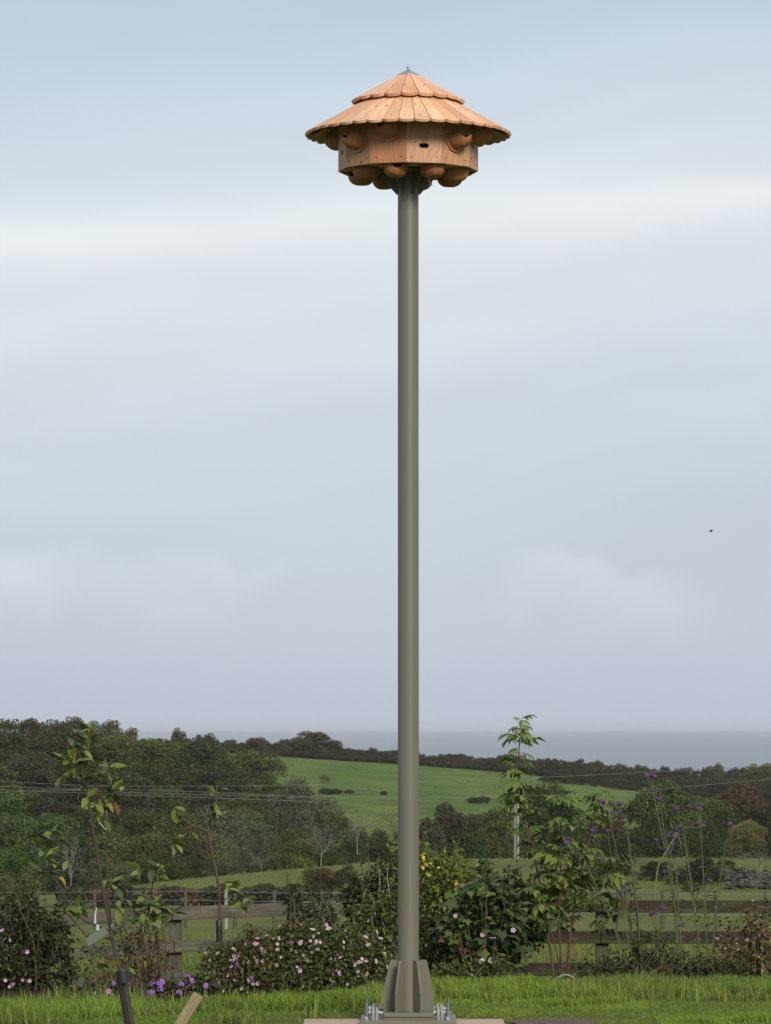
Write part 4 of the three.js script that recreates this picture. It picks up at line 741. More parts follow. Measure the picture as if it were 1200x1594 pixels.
// ------------------------------------------------------------------ young trees
const sapLeaf = [leafShape(0.062, 0.03, 0.5), leafShape(0.055, 0.028, 0.9), leafShape(0.07, 0.031, 0.25), leafShape(0.05, 0.027, 1.2)];
const sapMats = [leafMat(0.14, 0.185, 0.03), leafMat(0.09, 0.13, 0.03), leafMat(0.21, 0.24, 0.055), leafMat(0.055, 0.085, 0.035), leafMat(0.16, 0.19, 0.08)], yellowLeaf = leafMat(0.42, 0.27, 0.03), brownLeaf = leafMat(0.12, 0.07, 0.035);
function youngTree(label, d, branches, clusters, stemMat, leafScale, opts = {}) {
  const p0 = branches[0].pts[0], root = thing('young_tree', label, 'young tree', [at(p0[0], p0[1], d).x, 0, -d]), o = root.position;
  const curves = [];
  branches.forEach((br, i) => {
    const ph = rnd() * 9, pts = br.pts.map(([x, y], k) => { const v = at(x, y, d).sub(o); v.z += (br.z || 0) * k / br.pts.length + 0.02 * Math.sin(ph + k); return v; });
    const q = smoothPts(pts, 4), b = new MB(); curves.push(q);
    b.tube(q, q.map((_, k) => (opts.thin || 1) * lerp(br.r[0], br.r[1], k / (q.length - 1)) * (1 + 0.12 * Math.sin(k * 2.1 + ph))), 7); part(i ? 'branch' : 'trunk', b.geo(), stemMat, root);
  });
  const twigs = new MB();
  for (const [px, py, n = 1, kind, spread = 7] of clusters) {
    const c = at(px, py, d).sub(o); let best = 1e9, near = null;
    for (const q of curves) for (const p of q) { const e = Math.hypot(p.x - c.x, p.y - c.y); if (e < best) { best = e; near = p; } }
    c.z = near.z + rr(-0.02, 0.03); const bz = 0, mid = near.clone().lerp(c, 0.5); mid.y -= best * 0.15;
    if (best > 0.008) twigs.tube(smoothPts([near, mid, c], 2), [0.003, 0.0026, 0.0022, 0.0018, 0.0015], 5);
    for (let k = 0; k < Math.ceil(n * (kind === 'y' ? 1 : opts.more || 1)); k++) {
      const m = part('leaf', pick(sapLeaf), kind === 'y' ? yellowLeaf : kind === 'b' ? brownLeaf : pick(sapMats), root), dir = randDir(); dir.y = dir.y * 0.8 + (opts.up ?? 0.1); dir.z = dir.z * 0.7 + 0.15;
      m.position.copy(c).add(V(rr(-spread, spread) * 0.3 * mpp(d), rr(-spread, spread) * 0.3 * mpp(d), bz + rr(-0.008, 0.008)));
      if (spread > 7) m.position.copy(c);
      lay(m, dir, rr(-0.9, 0.9)); m.scale.setScalar(leafScale * rr(0.8, 1.15));
    }
  }
  if (twigs.p.length) part('twigs', twigs.geo(), stemMat, root, 'stuff');
  return root;
}
{
  const d = 21.4, R = 0.0085;
  const t = youngTree('young fruit tree with dark twiggy stems tied to a black stake, at the left front', d, [
    { pts: [[206, 1600], [196, 1545], [186, 1506], [179, 1484], [170.5, 1440], [159.5, 1385], [151, 1331], [144, 1287], [137, 1239], [134.6, 1222]], r: [0.013, R * 0.8] },
    { pts: [[134.6, 1222], [134, 1200], [135.5, 1173], [136, 1148], [134, 1130]], r: [0.008, 0.003] },
    { pts: [[133, 1222], [130, 1212], [127, 1187], [120.6, 1157], [117, 1150]], r: [0.008, 0.003], z: 0.1 }, { pts: [[133, 1216], [125, 1206], [113, 1197], [106, 1192]], r: [0.007, 0.003], z: 0.12 },
    { pts: [[134, 1222], [120, 1219], [108, 1213]], r: [0.005, 0.003], z: -0.1 },
    { pts: [[174, 1462], [171, 1430], [166, 1385], [164, 1330], [167.5, 1269], [166, 1218], [165, 1196]], r: [0.0085, 0.0035], z: -0.12 },
    { pts: [[168, 1449], [150, 1439], [132, 1432], [110, 1407], [90, 1373], [78.4, 1352], [80, 1330], [82, 1306]], r: [0.008, 0.003], z: 0.12 },
    { pts: [[176, 1492], [162, 1487], [143, 1465], [128, 1447], [113, 1428], [108, 1420]], r: [0.007, 0.003], z: 0.15 },
    { pts: [[190, 1462], [181.5, 1421], [176, 1390], [177, 1378]], r: [0.006, 0.003], z: -0.1 },
    { pts: [[184, 1480], [203.5, 1459], [220, 1443], [234, 1412], [238, 1380], [241, 1365]], r: [0.008, 0.0035], z: 0.12 }, { pts: [[240, 1369], [243.5, 1354], [258, 1338], [268, 1326], [272, 1315]], r: [0.005, 0.003], z: 0.1 },
    { pts: [[192, 1506], [203.5, 1498], [220, 1476], [236, 1455], [246, 1436]], r: [0.008, 0.003], z: -0.15 }, { pts: [[198, 1454], [190, 1436], [184, 1420], [196, 1400]], r: [0.005, 0.0025], z: 0.1 },
  ], [
    [134, 1132, 4, 0], [142, 1145, 3, 'b'], [120, 1143, 2], [137, 1143, 2], [130, 1155, 3], [119, 1160, 2], [111, 1162, 1], [128, 1164, 2], [135, 1172, 1], [131, 1180, 2], [104, 1184, 3], [110, 1190, 3], [118, 1186, 3], [126, 1193, 3], [113, 1196, 1, 'y'], [99, 1206, 2], [102, 1200, 2], [100, 1218, 1], [148, 1192, 2], [152, 1196, 1], [163.6, 1183, 2], [167, 1195, 2], [174, 1196, 2], [144, 1202, 2], [132, 1213, 2], [127, 1229, 2], [134, 1243, 1], [170.6, 1222, 2], [158, 1229, 2], [186, 1230, 2], [174, 1234, 2], [163.6, 1243, 2], [156.6, 1259, 2], [175, 1248, 3, 'b'], [150, 1252, 1], [162, 1273, 2], [180, 1269, 1],
    [84, 1295, 4], [68, 1299, 1], [70.5, 1310, 2], [93, 1304, 2], [67, 1322, 1], [93, 1318, 2], [70, 1334, 1], [95, 1331, 1], [88, 1346, 2], [101, 1357, 1], [74, 1357, 1], [92, 1367, 2, 'y'], [46, 1342, 1],
    [216, 1348, 1], [220, 1357, 1], [239, 1350, 2], [247, 1350, 2], [243.5, 1360, 2], [162, 1369, 2], [172, 1373, 2], [183, 1371, 3], [178, 1380, 3], [199, 1373, 1], [102, 1418, 2], [110, 1414, 2], [121, 1410, 2], [119, 1423, 2], [126, 1416, 2], [206, 1407, 2], [224, 1396, 3], [242, 1401, 3], [209, 1418, 2], [220, 1421, 2], [247, 1415, 3], [256, 1423, 3], [245, 1432, 3], [266, 1426, 2], [234, 1429, 2], [228, 1408, 2], [187, 1412, 2], [226, 1425, 1, 'y'], [273, 1312, 9, 0, 18], [248, 1444, 2], [170, 1505, 2], [200, 1508, 2],
  ], darkBark, 1.25, { up: 0.15, thin: 0.9, more: 1.7 });
  // plastic ties and a hanging tag on the stems
  const mp = mpp(d), o = t.position;
  const tie = (px, py, w, h, m, z = 0.02) => { const g = new THREE.CylinderGeometry(w * mp / 2, w * mp / 2, h * mp, 14, 1, false); const q = part('tie', g, m, t); q.position.copy(at(px, py, d).sub(o)); q.position.z += z; q.rotation.z = rr(-0.4, 0.4); return q; };
  tie(153, 1443, 6, 9, whitePlastic, 0.06); tie(173.5, 1443, 6, 8, whitePlastic, -0.02);
  const strip = new MB(), a = at(149, 1437, d).sub(o), c = at(151, 1412, d).sub(o); strip.tube([a, a.clone().lerp(c, 0.5).add(V(-0.004, 0, 0)), c], [0.007, 0.005, 0.0025], 6); strip.p.forEach((v, i) => { if (i % 3 === 2) strip.p[i] = v * 0.35 + 0.04; }); part('tie_end', strip.geo(), whitePlastic, t);
  const tg = new RoundedBoxGeometry(36 * mp, 13 * mp, 0.003, 1, 0.001), tm = part('plastic_tag', tg, mat({ color: rgb(0.13, 0.15, 0.13), roughness: 0.4 }), t); tm.position.copy(at(151, 1457, d).sub(o)); tm.position.z += 0.05; tm.rotation.set(0.2, 0.3, 0.55);
  // the black stake and its rubber strap
  const st = thing('tree_stake', 'black square stake that holds the first young tree', 'stake', [at(206, 1594, d + 0.1).x, 0, -d - 0.1]), q = st.position, s0 = at(209, 1640, d + 0.1).sub(q), s1 = at(188, 1513, d + 0.1).sub(q), L = s0.distanceTo(s1), sg = new RoundedBoxGeometry(0.05, L, 0.05, 2, 0.004), sm = part('shaft', sg, blackPlastic, st); sm.position.copy(s0).lerp(s1, 0.5); sm.rotation.z = Math.atan2(-(s1.x - s0.x), s1.y - s0.y);
  const wrap = new THREE.CylinderGeometry(0.036, 0.034, 0.062, 20, 3); const wm = part('rubber_strap', wrap, blackPlastic, st); wm.position.copy(at(192, 1519, d).sub(q)); wm.position.z += 0.06; wm.rotation.z = 0.12;
}
{
  const d = 26.6;
  youngTree('thin young tree with a bare reddish stem, behind the pink mound', d, [
    { pts: [[345, 1500], [343, 1465], [342, 1430], [341, 1388], [337.5, 1365], [331, 1332], [327, 1309], [323.4, 1286]], r: [0.013, 0.0085] },
    { pts: [[323.4, 1286], [330.5, 1270], [335.7, 1251], [337.5, 1236], [337.5, 1224]], r: [0.008, 0.0035] }, { pts: [[323, 1294], [310, 1289], [300, 1285], [284, 1274], [276, 1266], [270, 1258]], r: [0.008, 0.003], z: 0.08 },
    { pts: [[326, 1317], [315, 1303], [303, 1293], [297, 1293]], r: [0.005, 0.0025], z: -0.1 }, { pts: [[342, 1405], [355, 1398], [372, 1393], [386, 1397], [392, 1402]], r: [0.0045, 0.0025], z: 0.1 },
    { pts: [[333, 1360], [318, 1357], [308, 1351]], r: [0.004, 0.002], z: -0.1 }, { pts: [[342, 1430], [352, 1424], [360, 1420]], r: [0.004, 0.002] },
  ], [[337, 1224, 3], [328, 1225, 2], [342, 1227, 2], [329, 1253, 2], [334, 1258, 2], [338, 1264, 2], [345, 1268, 2], [330, 1262, 2], [265, 1254, 2], [273, 1258, 2], [271, 1269, 2], [281, 1274, 1, 'y'], [295, 1293, 2], [352, 1372, 3], [358, 1374, 3], [366, 1380, 3], [374, 1388, 3], [380, 1396, 2], [388, 1397, 3], [376, 1402, 2], [383, 1406, 2], [394, 1400, 2], [364, 1372, 2], [357, 1384, 1]], redBark, 1.3, { up: -0.35, more: 1.4 });
  const g = tubeGeo([at(343, 1520, d + 0.02), at(342, 1470, d), at(341, 1431, d)], 0.021, 0.021, 12, 3), o = new THREE.Mesh(g, blackPlastic); o.position.z = 0.05; o.name = numbered('tree_guard'); scene.add(o); tag(o, 'black tube guard round the foot of the thin young tree', 'tree guard');
}
// broken dark twig with a few leaves, sticking out of the mound
youngTree('short dark leafy cutting leaning out of the back of the pink mound', 26.4, [{ pts: [[418, 1480], [410, 1462], [398, 1450], [384, 1436]], r: [0.012, 0.006] }, { pts: [[400, 1452], [404, 1444], [412, 1446]], r: [0.005, 0.003] }], [[383, 1440, 3, 0, 6], [392, 1455, 3], [400, 1462, 2], [412, 1450, 2], [388, 1437, 2]], bark, 1.0, { up: -0.6 });

// ------------------------------------------------------------------ tall shrub right of the pole
{
  const d = 28.2, o = at(878, 1524, d), root = thing('tall_shrub', 'tall fresh green shrub with whorls of drooping leaves on upright stems, right of the pole', 'shrub', [o.x, landY(o.x, -d), -d]), org = root.position;
  const cg = [compoundLeaf(0.13), compoundLeaf(0.115), compoundLeaf(0.145)], cm = [leafMat(0.10, 0.16, 0.028), leafMat(0.135, 0.19, 0.035), leafMat(0.075, 0.12, 0.024), leafMat(0.16, 0.2, 0.05)];
  let count = 0;
  const leafAt = (p, dir, s) => { count++; p = p.clone().add(V(rr(-0.006, 0.006), rr(-0.035, 0.035), 0)); const m = part('leaf', pick(cg), pick(cm), root); m.position.copy(p); lay(m, dir, rr(-0.6, 0.6)); m.scale.setScalar(s * rr(0.62, 1.0)); };
  const stems = [
    { pts: [[862, 1524], [858, 1490], [852, 1450], [845, 1395], [835, 1350], [825, 1312], [818, 1275], [810, 1256], [807, 1225], [806, 1204], [808, 1165], [809, 1152], [812.5, 1122]], r: [0.017, 0.004], nodes: [[812, 1123, 5, 0.75], [810, 1133, 5, 0.8], [808, 1142, 4, 0.85], [808, 1153, 5, 1], [808, 1168, 5, 0.85], [807, 1186, 4, 1.1], [806, 1202, 6, 1], [806, 1222, 3, 1.2], [807, 1236, 6, 1.1], [810, 1252, 5, 1.1], [815, 1268, 5, 1.1], [821, 1286, 5, 1.2], [826, 1306, 5, 1.1], [832, 1326, 4, 1.1]] },
    { pts: [[876, 1524], [872, 1480], [870, 1430], [871, 1380], [872, 1329], [872, 1267], [874, 1246], [875, 1237]], r: [0.013, 0.004], z: 0.2, nodes: [[875, 1238, 6, 1], [874, 1250, 6, 1.1], [872, 1265, 5, 1], [872, 1283, 3, 1.2], [872, 1300, 6, 1.1], [872, 1318, 4, 1.2], [871, 1338, 6, 1.1], [871, 1358, 5, 1.1], [871, 1378, 5, 1.1]] },
    { pts: [[884, 1524], [886, 1480], [893, 1420], [905, 1360], [908, 1337], [923, 1296], [932, 1262], [937, 1236]], r: [0.013, 0.004], z: -0.1, nodes: [[937, 1233, 5, 1], [934, 1246, 3, 1], [931, 1258, 4, 1], [927, 1275, 5, 1], [920, 1296, 3, 1.2], [912, 1320, 5, 1.2], [895, 1400, 5, 1.1], [906, 1342, 5, 1.2], [903, 1362, 5, 1.2], [898, 1385, 5, 1.1]] },
    { pts: [[880, 1524], [882, 1490], [890, 1440], [915, 1400], [940, 1370], [955, 1340]], r: [0.010, 0.003], z: 0.25, nodes: [[955, 1338, 4, 1], [947, 1356, 5, 1.1], [936, 1374, 5, 1.1], [922, 1392, 5, 1.1], [905, 1412, 4, 1.1]] },
    { pts: [[888, 1522], [910, 1490], [932, 1455], [945, 1430], [965, 1400]], r: [0.009, 0.003], z: 0.1, nodes: [[962, 1404, 4, 0.9], [948, 1424, 5, 1.1], [935, 1446, 3, 1.2]] },
    { pts: [[872, 1524], [866, 1480], [850, 1430], [838, 1400], [828, 1380]], r: [0.009, 0.003], z: 0.3, nodes: [[828, 1378, 5, 1.1], [834, 1392, 5, 1.1], [842, 1410, 5, 1.1], [848, 1428, 4, 1]] },
    { pts: [[884, 1524], [886, 1470], [880, 1420], [884, 1370], [890, 1330]], r: [0.009, 0.003], z: -0.25, nodes: [[890, 1328, 6, 1.1], [887, 1346, 5, 1.1], [884, 1366, 5, 1.1], [882, 1388, 5, 1.1], [881, 1408, 5, 1.1], [882, 1426, 5, 1], [883, 1444, 4, 0.9]] },
    { pts: [[870, 1524], [872, 1490], [868, 1440], [852, 1390], [845, 1360], [842, 1338]], r: [0.009, 0.003], z: -0.15, nodes: [[842, 1336, 5, 1.1], [846, 1356, 5, 1.1], [852, 1376, 5, 1.1], [858, 1396, 5, 1], [864, 1416, 5, 1], [868, 1436, 4, 0.9]] },
  ];
  for (const s of stems) {
    const q = smoothPts(s.pts.map(([x, y], k) => { const v = at(x, y, d).sub(org); v.z += (s.z || 0) * k / s.pts.length; return v; }), 3), b = new MB();
    b.tube(q, q.map((_, k) => 0.6 * lerp(s.r[0], s.r[1], k / (q.length - 1))), 6); part('stem', b.geo(), redBark, root);
    for (const [px, py, n, sc] of s.nodes) { const a0 = rnd() * 6.28, v = at(px, py, d).sub(org); let bz = 1e9, zz = 0; s.pts.forEach(([, y], k) => { if (Math.abs(y - py) < bz) { bz = Math.abs(y - py); zz = (s.z || 0) * k / s.pts.length; } }); v.z += zz; for (let k = 0; k < n; k++) { const a = a0 + k / n * 6.28 + rr(-0.4, 0.4); leafAt(v, V(Math.cos(a), rr(-0.3, 0.55), Math.sin(a) * 0.9), sc * rr(0.75, 1.15)); } }
  }
}

// ------------------------------------------------------------------ large-leaved shrub with the plant label
{
  const d = 27.4, o = at(752, 1520, d), root = thing('large_leaved_shrub', 'bushy dark green shrub with broad lobed leaves, between the pole and the tall shrub', 'shrub', [o.x, landY(o.x, -d), -d]), org = root.position;
  const lg = [lobedLeaf(0.042, 0.7), lobedLeaf(0.036, 1.0), lobedLeaf(0.05, 0.5), lobedLeaf(0.03, 0.9)], lm = [leafMat(0.055, 0.09, 0.018), leafMat(0.075, 0.115, 0.022), leafMat(0.04, 0.066, 0.018), leafMat(0.10, 0.135, 0.03), leafMat(0.05, 0.08, 0.032)], autumn = [leafMat(0.2, 0.16, 0.045), leafMat(0.22, 0.11, 0.04)];
  const b = new MB();
  for (let k = 0; k < 20; k++) { const e = at(rr(708, 812), rr(1375, 1490), d).sub(org); e.z += rr(-0.2, 0.25); const pts = smoothPts([V(rr(-0.1, 0.1), -0.03, rr(-0.06, 0.06)), V(e.x * 0.6, e.y * 0.5, e.z * 0.7), e], 4); b.tube(pts, pts.map((_, i) => lerp(0.008, 0.0025, i / pts.length)), 5, null, false); }
  part('stems', b.geo(), redBark, root);
  for (let k = 0; k < 298; k++) {
    const a = rr(0, 6.28), t = Math.sqrt(rnd()), px = 756 + Math.cos(a) * t * 66 * (0.8 + 0.5 * vnoise(a * 2, 3, 7)) + rr(-8, 8), py = 1440 + Math.sin(a) * t * 80 * (0.8 + 0.4 * vnoise(a * 2, 9, 7)), front = rnd();
    const p = at(px, py, d).sub(org); p.z += lerp(-0.25, 0.28, front) * (1 - t * 0.6);
    if (p.y < 0.12) continue;
    const m = part('leaf', pick(lg), py > 1455 && rnd() < 0.18 ? pick(autumn) : pick(lm), root); m.position.copy(p); lay(m, V(Math.cos(a) * t + rr(-0.7, 0.7), rr(-0.55, 0.25), rr(0.1, 1)), rr(-0.5, 0.5)); m.scale.setScalar(rr(0.75, 1.2));
  }
  const fb = new MB(); for (let k = 0; k < 2600; k++) { const a = rr(0, 6.28), t = Math.sqrt(rnd()), p = at(760 + Math.cos(a) * t * 58, 1442 + Math.sin(a) * t * 72, d).sub(org); p.z += rr(-0.3, 0.08); if (p.y < 0.02) continue; const ld = randDir().add(V(0, 0, 0.4)).normalize(); fb.leaf(p, ld, sideOf(ld), rr(0.03, 0.055), rr(0.025, 0.04), 0.3, vary([0.035, 0.055, 0.02], 0.3)); }
  part('foliage', fb.geo(), tinted, root, 'stuff');
  for (const [px, py] of [[709, 1426], [750, 1456], [799, 1448]]) { const m = part('flower', pick(pinkGeo), pick(pinkFlowers), root); m.position.copy(at(px, py, d - 0.36).sub(org)); aim(m, V(rr(-0.6, 0.6), 0.3, 1)); m.scale.setScalar(0.75); }
  // black plant label on a spike, with a line of small white print
  const lb = thing('plant_label', 'small black plant name plate standing in the large-leaved shrub', 'plant label', [at(767, 1460, d - 0.42).x, 0, -(d - 0.42)]), mp = mpp(d - 0.42), y = at(767, 1460, d - 0.42).y;
  const sg = new THREE.CylinderGeometry(0.003, 0.003, y - landY(lb.position.x, lb.position.z) + 0.05, 8); sg.translate(0, (y + landY(lb.position.x, lb.position.z) - 0.05) / 2, -0.004); const plateMat = matte({ color: rgb(0.012, 0.012, 0.014) }); part('spike', sg, plateMat, lb);
  const pl = new RoundedBoxGeometry(17 * mp, 9.5 * mp, 0.004, 2, 0.0015), pm = part('plate', pl, plateMat, lb); pm.position.y = y; pm.rotation.x = -0.05;
  const letters = [[-0.018, 0.0065], [-0.0085, 0.0045], [-0.001, 0.006], [0.008, 0.0075], [0.0165, 0.005]].map(([x, w]) => new RoundedBoxGeometry(w, 0.005, 0.0008, 1, 0.0003).translate(x, 0.001, 0.0026)); part('lettering', mergeGeometries(letters), whitePlastic, pm);
}

// ------------------------------------------------------------------ purple verbena
{
  const d = 28.0, stemM = greenStem;
  const headG = [0, 1, 2].map(() => { const gs = []; for (let k = 0; k < 26; k++) { const q = randDir(); q.y = Math.abs(q.y) * 0.8 + 0.05; const s = new THREE.IcosahedronGeometry(0.0062, 0); s.translate(q.x * 0.016, q.y * 0.02, q.z * 0.016); gs.push(s); } for (let k = 0; k < 9; k++) { const f = flowerGeo(0.005, 5, 0.2), q = randDir(); q.y = Math.abs(q.y); const o = aim(new THREE.Object3D(), q); o.position.set(q.x * 0.02, q.y * 0.024, q.z * 0.02); o.updateMatrix(); f.applyMatrix4(o.matrix); gs.push(f.toNonIndexed()); } return mergeGeometries(gs.map((g) => { const h = g.index ? g.toNonIndexed() : g; h.deleteAttribute('uv'); return h; })); });
  const headM = [mat({ color: rgb(0.08, 0.03, 0.10), roughness: 0.8 }), mat({ color: rgb(0.055, 0.022, 0.065), roughness: 0.8 }), mat({ color: rgb(0.11, 0.048, 0.15), roughness: 0.8 })], darkHead = mat({ color: rgb(0.035, 0.02, 0.03), roughness: 0.9 });
  const plants = [
    { base: [1000, 1522], label: 'purple verbena at the left of the three, its heads beside the tall shrub', heads: [[938, 1249], [953, 1254], [962, 1254], [967, 1253], [955, 1266], [960, 1262], [969, 1275], [922, 1294], [927, 1291], [947, 1296], [995, 1362], [975, 1376], [970, 1389], [978, 1387], [959, 1429, 1], [962, 1401, 1], [988, 1415, 1], [880, 1312], [885, 1306]] },
    { base: [1063, 1520], label: 'purple verbena in the middle, the tallest, with heads against the hilltop hedge', heads: [[1009, 1209], [1014, 1208], [1020.5, 1211], [1020.5, 1231.5], [1027, 1246], [1018, 1308], [1035, 1302], [1048, 1301], [1035, 1322.5], [1045, 1305], [1036, 1358], [1021, 1423], [1016, 1426], [1032, 1416], [1061, 1441], [1040, 1457], [1064, 1470], [1056, 1362]] },
    { base: [1102, 1520], label: 'purple verbena at the right, its loose heads before the golden bush', heads: [[1056, 1262], [1075, 1259], [1091, 1254], [1088, 1260], [1086, 1285], [1097, 1288], [1133, 1283], [1154, 1298], [1052, 1293], [1058, 1291], [1105, 1374]] },
  ];
  for (const pl of plants) {
    const b0 = at(pl.base[0], pl.base[1], d), root = thing('verbena_plant', pl.label, 'flowering plant', [b0.x, landY(b0.x, -d), -d], null), org = root.position;
    const forks = [];
    const fork = pl.heads.filter((_, i) => i % 3 === 0).map(([x, y]) => [lerp(pl.base[0], x, 0.8), y + 28]);
    fork.forEach(([x, y]) => { const e = at(x, y, d).sub(org); e.z += rr(-0.2, 0.2); const m = V(e.x * rr(0.3, 0.5), e.y * 0.5, e.z * 0.6); const q = smoothPts([V(rr(-0.03, 0.03), -0.05, rr(-0.03, 0.03)), m, e], 5), b = new MB(); b.tube(q, q.map((_, k) => lerp(0.0055, 0.003, k / q.length)), 5, null, false); part('stem', b.geo(), stemM, root); forks.push(e); });
    pl.heads.forEach(([x, y, dk], i) => {
      const e = at(x, y, d).sub(org), near = forks.reduce((a, f) => (f.y < e.y && f.distanceTo(e) < a.distanceTo(e)) ? f : a, forks[0]); e.z = near.z + rr(-0.05, 0.05);
      const s = near.y < e.y ? near : V(near.x * 0.6, Math.min(near.y, e.y) * 0.6, near.z * 0.6), q = smoothPts([s, s.clone().lerp(e, 0.55).add(V((e.x - s.x) * 0.15, 0, 0)), e], 4), b = new MB(); b.tube(q, q.map(() => 0.0024), 5, null, false); part('stem', b.geo(), stemM, root);
      const h = part('flower_head', pick(headG), dk ? darkHead : pick(headM), root); h.position.copy(e); h.rotation.set(rr(-0.3, 0.3), rr(0, 6), rr(-0.3, 0.3)); h.scale.setScalar((dk ? 0.8 : 1) * rr(0.8, 1.15));
    });
    const fb = new MB(); for (let k = 0; k < 130; k++) { const f = pick(forks), t = rr(0.02, 0.8), p = V(f.x * t * 0.8, f.y * t, f.z * t), ld = V(rr(-1, 1), rr(0, 0.6), rr(-1, 1)).normalize(); fb.leaf(p, ld, sideOf(ld), rr(0.04, 0.09), 0.012, 0.3, vary([0.05, 0.06, 0.025], 0.3)); }
    for (let k = 0; k < 22; k++) { const f = pick(forks), t = rr(0.3, 0.95), s = V(f.x * t * 0.85, f.y * t, f.z * t), e = s.clone().add(V(rr(-0.16, 0.16), rr(0.05, 0.25), rr(-0.1, 0.1))); fb.tube([s, s.clone().lerp(e, 0.5).add(V(0.01, 0.01, 0)), e], [0.002, 0.0015, 0.001], 4, vary([0.06, 0.06, 0.03], 0.3), false); }
    part('foliage', fb.geo(), tinted, root, 'stuff');
  }
}
// pale arching stem
{ const o = new THREE.Mesh(tubeGeo([at(1020, 1400, 27.6), at(1021, 1372, 27.6), at(1026, 1345, 27.6), at(1038, 1324, 27.6), at(1050, 1304, 27.6), at(1055, 1296, 27.6)], 0.006, 0.003, 6, 4), mat({ color: rgb(0.13, 0.135, 0.09) })); o.name = numbered('dead_stem'); scene.add(o); tag(o, 'pale dry stem arching among the purple flowers', 'stem'); }
// tilted wooden stake, bottom left, and a bit of white hose
{
  const d = 22.6, a = at(274, 1606, d), b = at(309, 1548, d), L = a.distanceTo(b), g = new RoundedBoxGeometry(0.06, L, 0.045, 2, 0.004), u = g.attributes.uv, p = g.attributes.position; for (let i = 0; i < p.count; i++) u.setXY(i, p.getX(i) + p.getZ(i), p.getY(i));
  const o = new THREE.Mesh(g, mat({ ...woodB, color: rgb(0.3, 0.42, 0.36), roughness: 0.85 })); o.position.copy(a).lerp(b, 0.5); o.rotation.z = -Math.atan2(b.x - a.x, b.y - a.y); o.rotation.x = -0.12; o.name = numbered('wooden_stake'); scene.add(o); tag(o, 'short square wooden stake leaning right in the grass at the bottom left', 'stake');
  const h = new THREE.Mesh(tubeGeo([at(868, 1523, 27), at(876, 1518, 27), at(886, 1518.5, 27), at(895, 1524, 27)], 0.006, 0.006, 8, 5), mat({ color: rgb(0.2, 0.21, 0.19), roughness: 0.6 })); h.name = numbered('hose_piece'); scene.add(h); tag(h, 'short curved white hose in the grass at the foot of the tall shrub', 'hose');
}

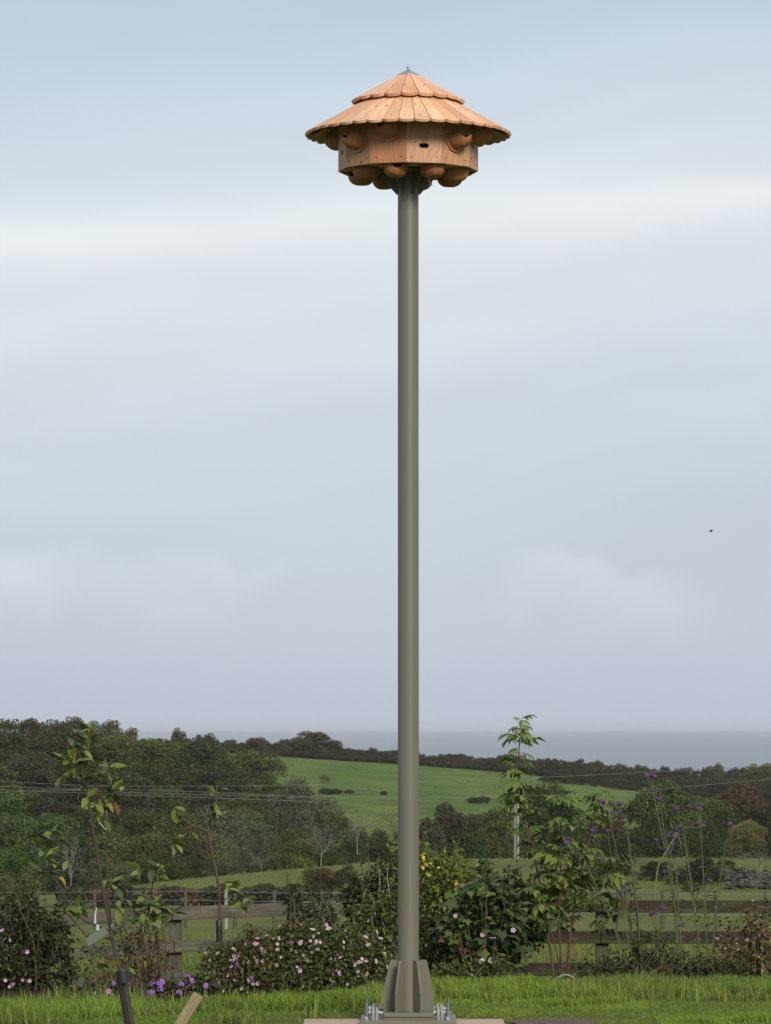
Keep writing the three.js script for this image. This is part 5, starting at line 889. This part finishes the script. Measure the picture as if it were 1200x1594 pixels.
// ------------------------------------------------------------------ grass
{
  const soil = new MB(), n = 40; // bare earth beside the board, bottom right
  const cx = at(862, 1588, 22.9).x, cz = -23.0, c0 = soil.vert(cx, landY(cx, cz) + 0.012, cz, null, cx, cz); const ring = [];
  for (let k = 0; k < n; k++) { const a = k / n * 6.2832, r = 1 + 0.35 * (fbm(Math.cos(a) * 2 + 5, Math.sin(a) * 2 + 5, 3, 8) - 0.5), x = cx + Math.cos(a) * 0.235 * r, z = cz + Math.sin(a) * 0.38 * r; ring.push(soil.vert(x, landY(x, z) + 0.012, z, null, x, z)); }
  for (let k = 0; k < n; k++) soil.tri(c0, ring[(k + 1) % n], ring[k]);
  const st = tex(256, 256, (u, v) => { const k = 0.5 + fbm(u * 24, v * 24, 4, 61, 24, 24); return [0.085 * k, 0.05 * k, 0.038 * k]; }), sb = tex(256, 256, (u, v) => fbm(u * 24, v * 24, 4, 61, 24, 24), false);
  struct('bare_soil', soil.geo(), mat({ map: st, bumpMap: sb, bumpScale: 0.02, roughness: 1 }));
  // clods on it
  const blade = (l, w, bend) => { const b = new MB(); const rows = [0, 0.4, 0.75, 1].map((t) => { const y = l * t * (1 - 0.25 * bend * t), z = l * bend * t * t * 0.7, hw = w / 2 * (1 - t * t * 0.95); return [b.vert(-hw, y, z), b.vert(hw, y, z)]; }); for (let k = 1; k < 4; k++) b.quad(rows[k - 1][0], rows[k - 1][1], rows[k][1], rows[k][0]); return b; };
  const tuft = (nb, l0, l1, spread) => { const gs = []; for (let k = 0; k < nb; k++) { const g = blade(rr(l0, l1), rr(0.004, 0.008), rr(0.1, 0.9)).geo(); g.rotateY(rr(0, 6.28)); g.translate(rr(-spread, spread), 0, rr(-spread, spread)); gs.push(g); } return mergeGeometries(gs); };
  const gm = new THREE.MeshPhysicalMaterial({ color: rgb(1, 1, 1), roughness: 0.6, specularIntensity: 0.35, transmission: 0.3, thickness: 0 });
  const field = (name, label, geo, spots, colors) => {
    const im = new THREE.InstancedMesh(geo, gm, spots.length), m = new THREE.Matrix4();
    spots.forEach(([x, z, s, c], i) => { m.compose(V(x, landY(x, z) - 0.004, z), new THREE.Quaternion().setFromEuler(new THREE.Euler(rr(-0.2, 0.2), rr(0, 6.28), rr(-0.2, 0.2))), V(s, s * rr(0.7, 1.3), s)); im.setMatrixAt(i, m); im.setColorAt(i, rgb(...vary(c, 0.38, 0.14))); });
    im.name = numbered(name); scene.add(im); tag(im, label, 'grass', null, 'stuff');
  };
  const boardX = [at(471, 1594, 22.9).x - 0.01, at(787, 1594, 22.9).x + 0.01], onBoard = (x, z) => x > boardX[0] && x < boardX[1] && z > -23.44 && z < -22.3, onSoil = (x, z) => Math.hypot((x - cx) / 0.21, (z - cz) / 0.34) < 1;
  const long = [], short = [];
  for (let k = 0; k < 150000; k++) {
    const d = rr(21.8, 27.6), x = rr(-3.1, 3.1), px = 600 + x / d * FOC, e = bedEdge(px) + 0.25 * (fbm(px / 25, 2, 4, 63) - 0.5) * 2.2;
    if (d > e || onBoard(x, -d) || onSoil(x, -d)) continue;
    const lush = fbm(x * 1.6, d * 1.6, 3, 67), nearEdge = sstep(e - 1.6, e - 0.3, d), right = sstep(0.2, 0.8, x);
    const worn = sstep(24.0, 23.2, d) * sstep(-1.3, -0.7, x) * (1 - sstep(1.2, 1.8, x));
    if (worn > 0.3 && rnd() < worn * 0.55) continue;
    const c = worn > 0.35 && rnd() < 0.5 ? [0.13, 0.14, 0.045] : lush > 0.54 ? [0.18, 0.265, 0.034] : rnd() < 0.07 ? [0.3, 0.26, 0.12] : [0.13, 0.205, 0.03];
    const tall = lerp(0.6, 1.1, nearEdge) * (0.35 + 1.3 * lush) * lerp(0.85, 1.1, right) * (1 - worn * 0.45);
    (tall > 0.8 ? long : short).push([x, -d, tall, c]);
  }
  const clumps = []; for (let k = 0; k < 5200; k++) { const x = rr(-3.1, 3.1), px0 = 600 + x / 25 * FOC, e = bedEdge(px0), d = e + 0.15 - 1.9 * Math.pow(rnd(), 1.6); if (onBoard(x, -d) || onSoil(x, -d) || Math.hypot(x - 0.13, d - 23.2) < 0.6) continue; const n = fbm(x * 2.4, d * 2.4, 3, 87); if (n < 0.53) continue; clumps.push([x, -d, rr(0.6, 1.25) * (0.4 + n), pick([[0.16, 0.22, 0.035], [0.11, 0.17, 0.03], [0.2, 0.22, 0.06]])]); }
  field('grass_tussocks', 'taller arching tussocks of grass standing out of the lawn', tuft(10, 0.05, 0.12, 0.03), clumps);
  field('lawn_grass', 'long bright green grass along the flower border', tuft(8, 0.025, 0.1, 0.022), long);
  field('short_grass', 'shorter worn grass round the steel base plate', tuft(9, 0.018, 0.045, 0.025), short);
  // tussocks that fleck the far fields
  const far = []; for (let k = 0; k < 26000; k++) { const d = rr(345, 602), x = rr(-0.06, 0.12) * d; if (fbm(x / 7, d / 10, 3, 93) < 0.46) continue; far.push([x, -d, rr(1.6, 3.6), pick([[0.07, 0.115, 0.03], [0.10, 0.15, 0.035], [0.16, 0.18, 0.06]])]); }
  for (let k = 0; k < 16000; k++) { const d = rr(176, 246), x = rr(-0.11, 0.11) * d; if (fbm(x / 5, d / 8, 3, 94) < 0.45) continue; far.push([x, -d, rr(1.2, 2.4), pick([[0.10, 0.145, 0.035], [0.17, 0.19, 0.06], [0.2, 0.19, 0.08]])]); }
  field('field_tussocks', 'tufts of longer grass flecking the hill field and the pasture below it', tuft(5, 0.05, 0.1, 0.07), far);
  // rough grass of the paddock, seen between the rails
  const rough = []; for (let k = 0; k < 42000; k++) { const d = 31 + 55 * Math.pow(rnd(), 1.3), x = rr(-0.11, 0.11) * d; const n = fbm(x / 3, d / 5, 3, 73); if (n < 0.4 && rnd() < 0.6) continue; rough.push([x, -d, rr(0.9, 1.7) * (0.6 + n), n > 0.55 ? [0.16, 0.175, 0.05] : [0.11, 0.155, 0.03]]); }
  field('paddock_grass', 'rough grazed grass in the paddock behind the timber fence', tuft(5, 0.06, 0.13, 0.04), rough);
}

scene.traverse((o) => { if (o.isMesh) { o.castShadow = true; o.receiveShadow = true; } });
renderer.render(scene, camera);
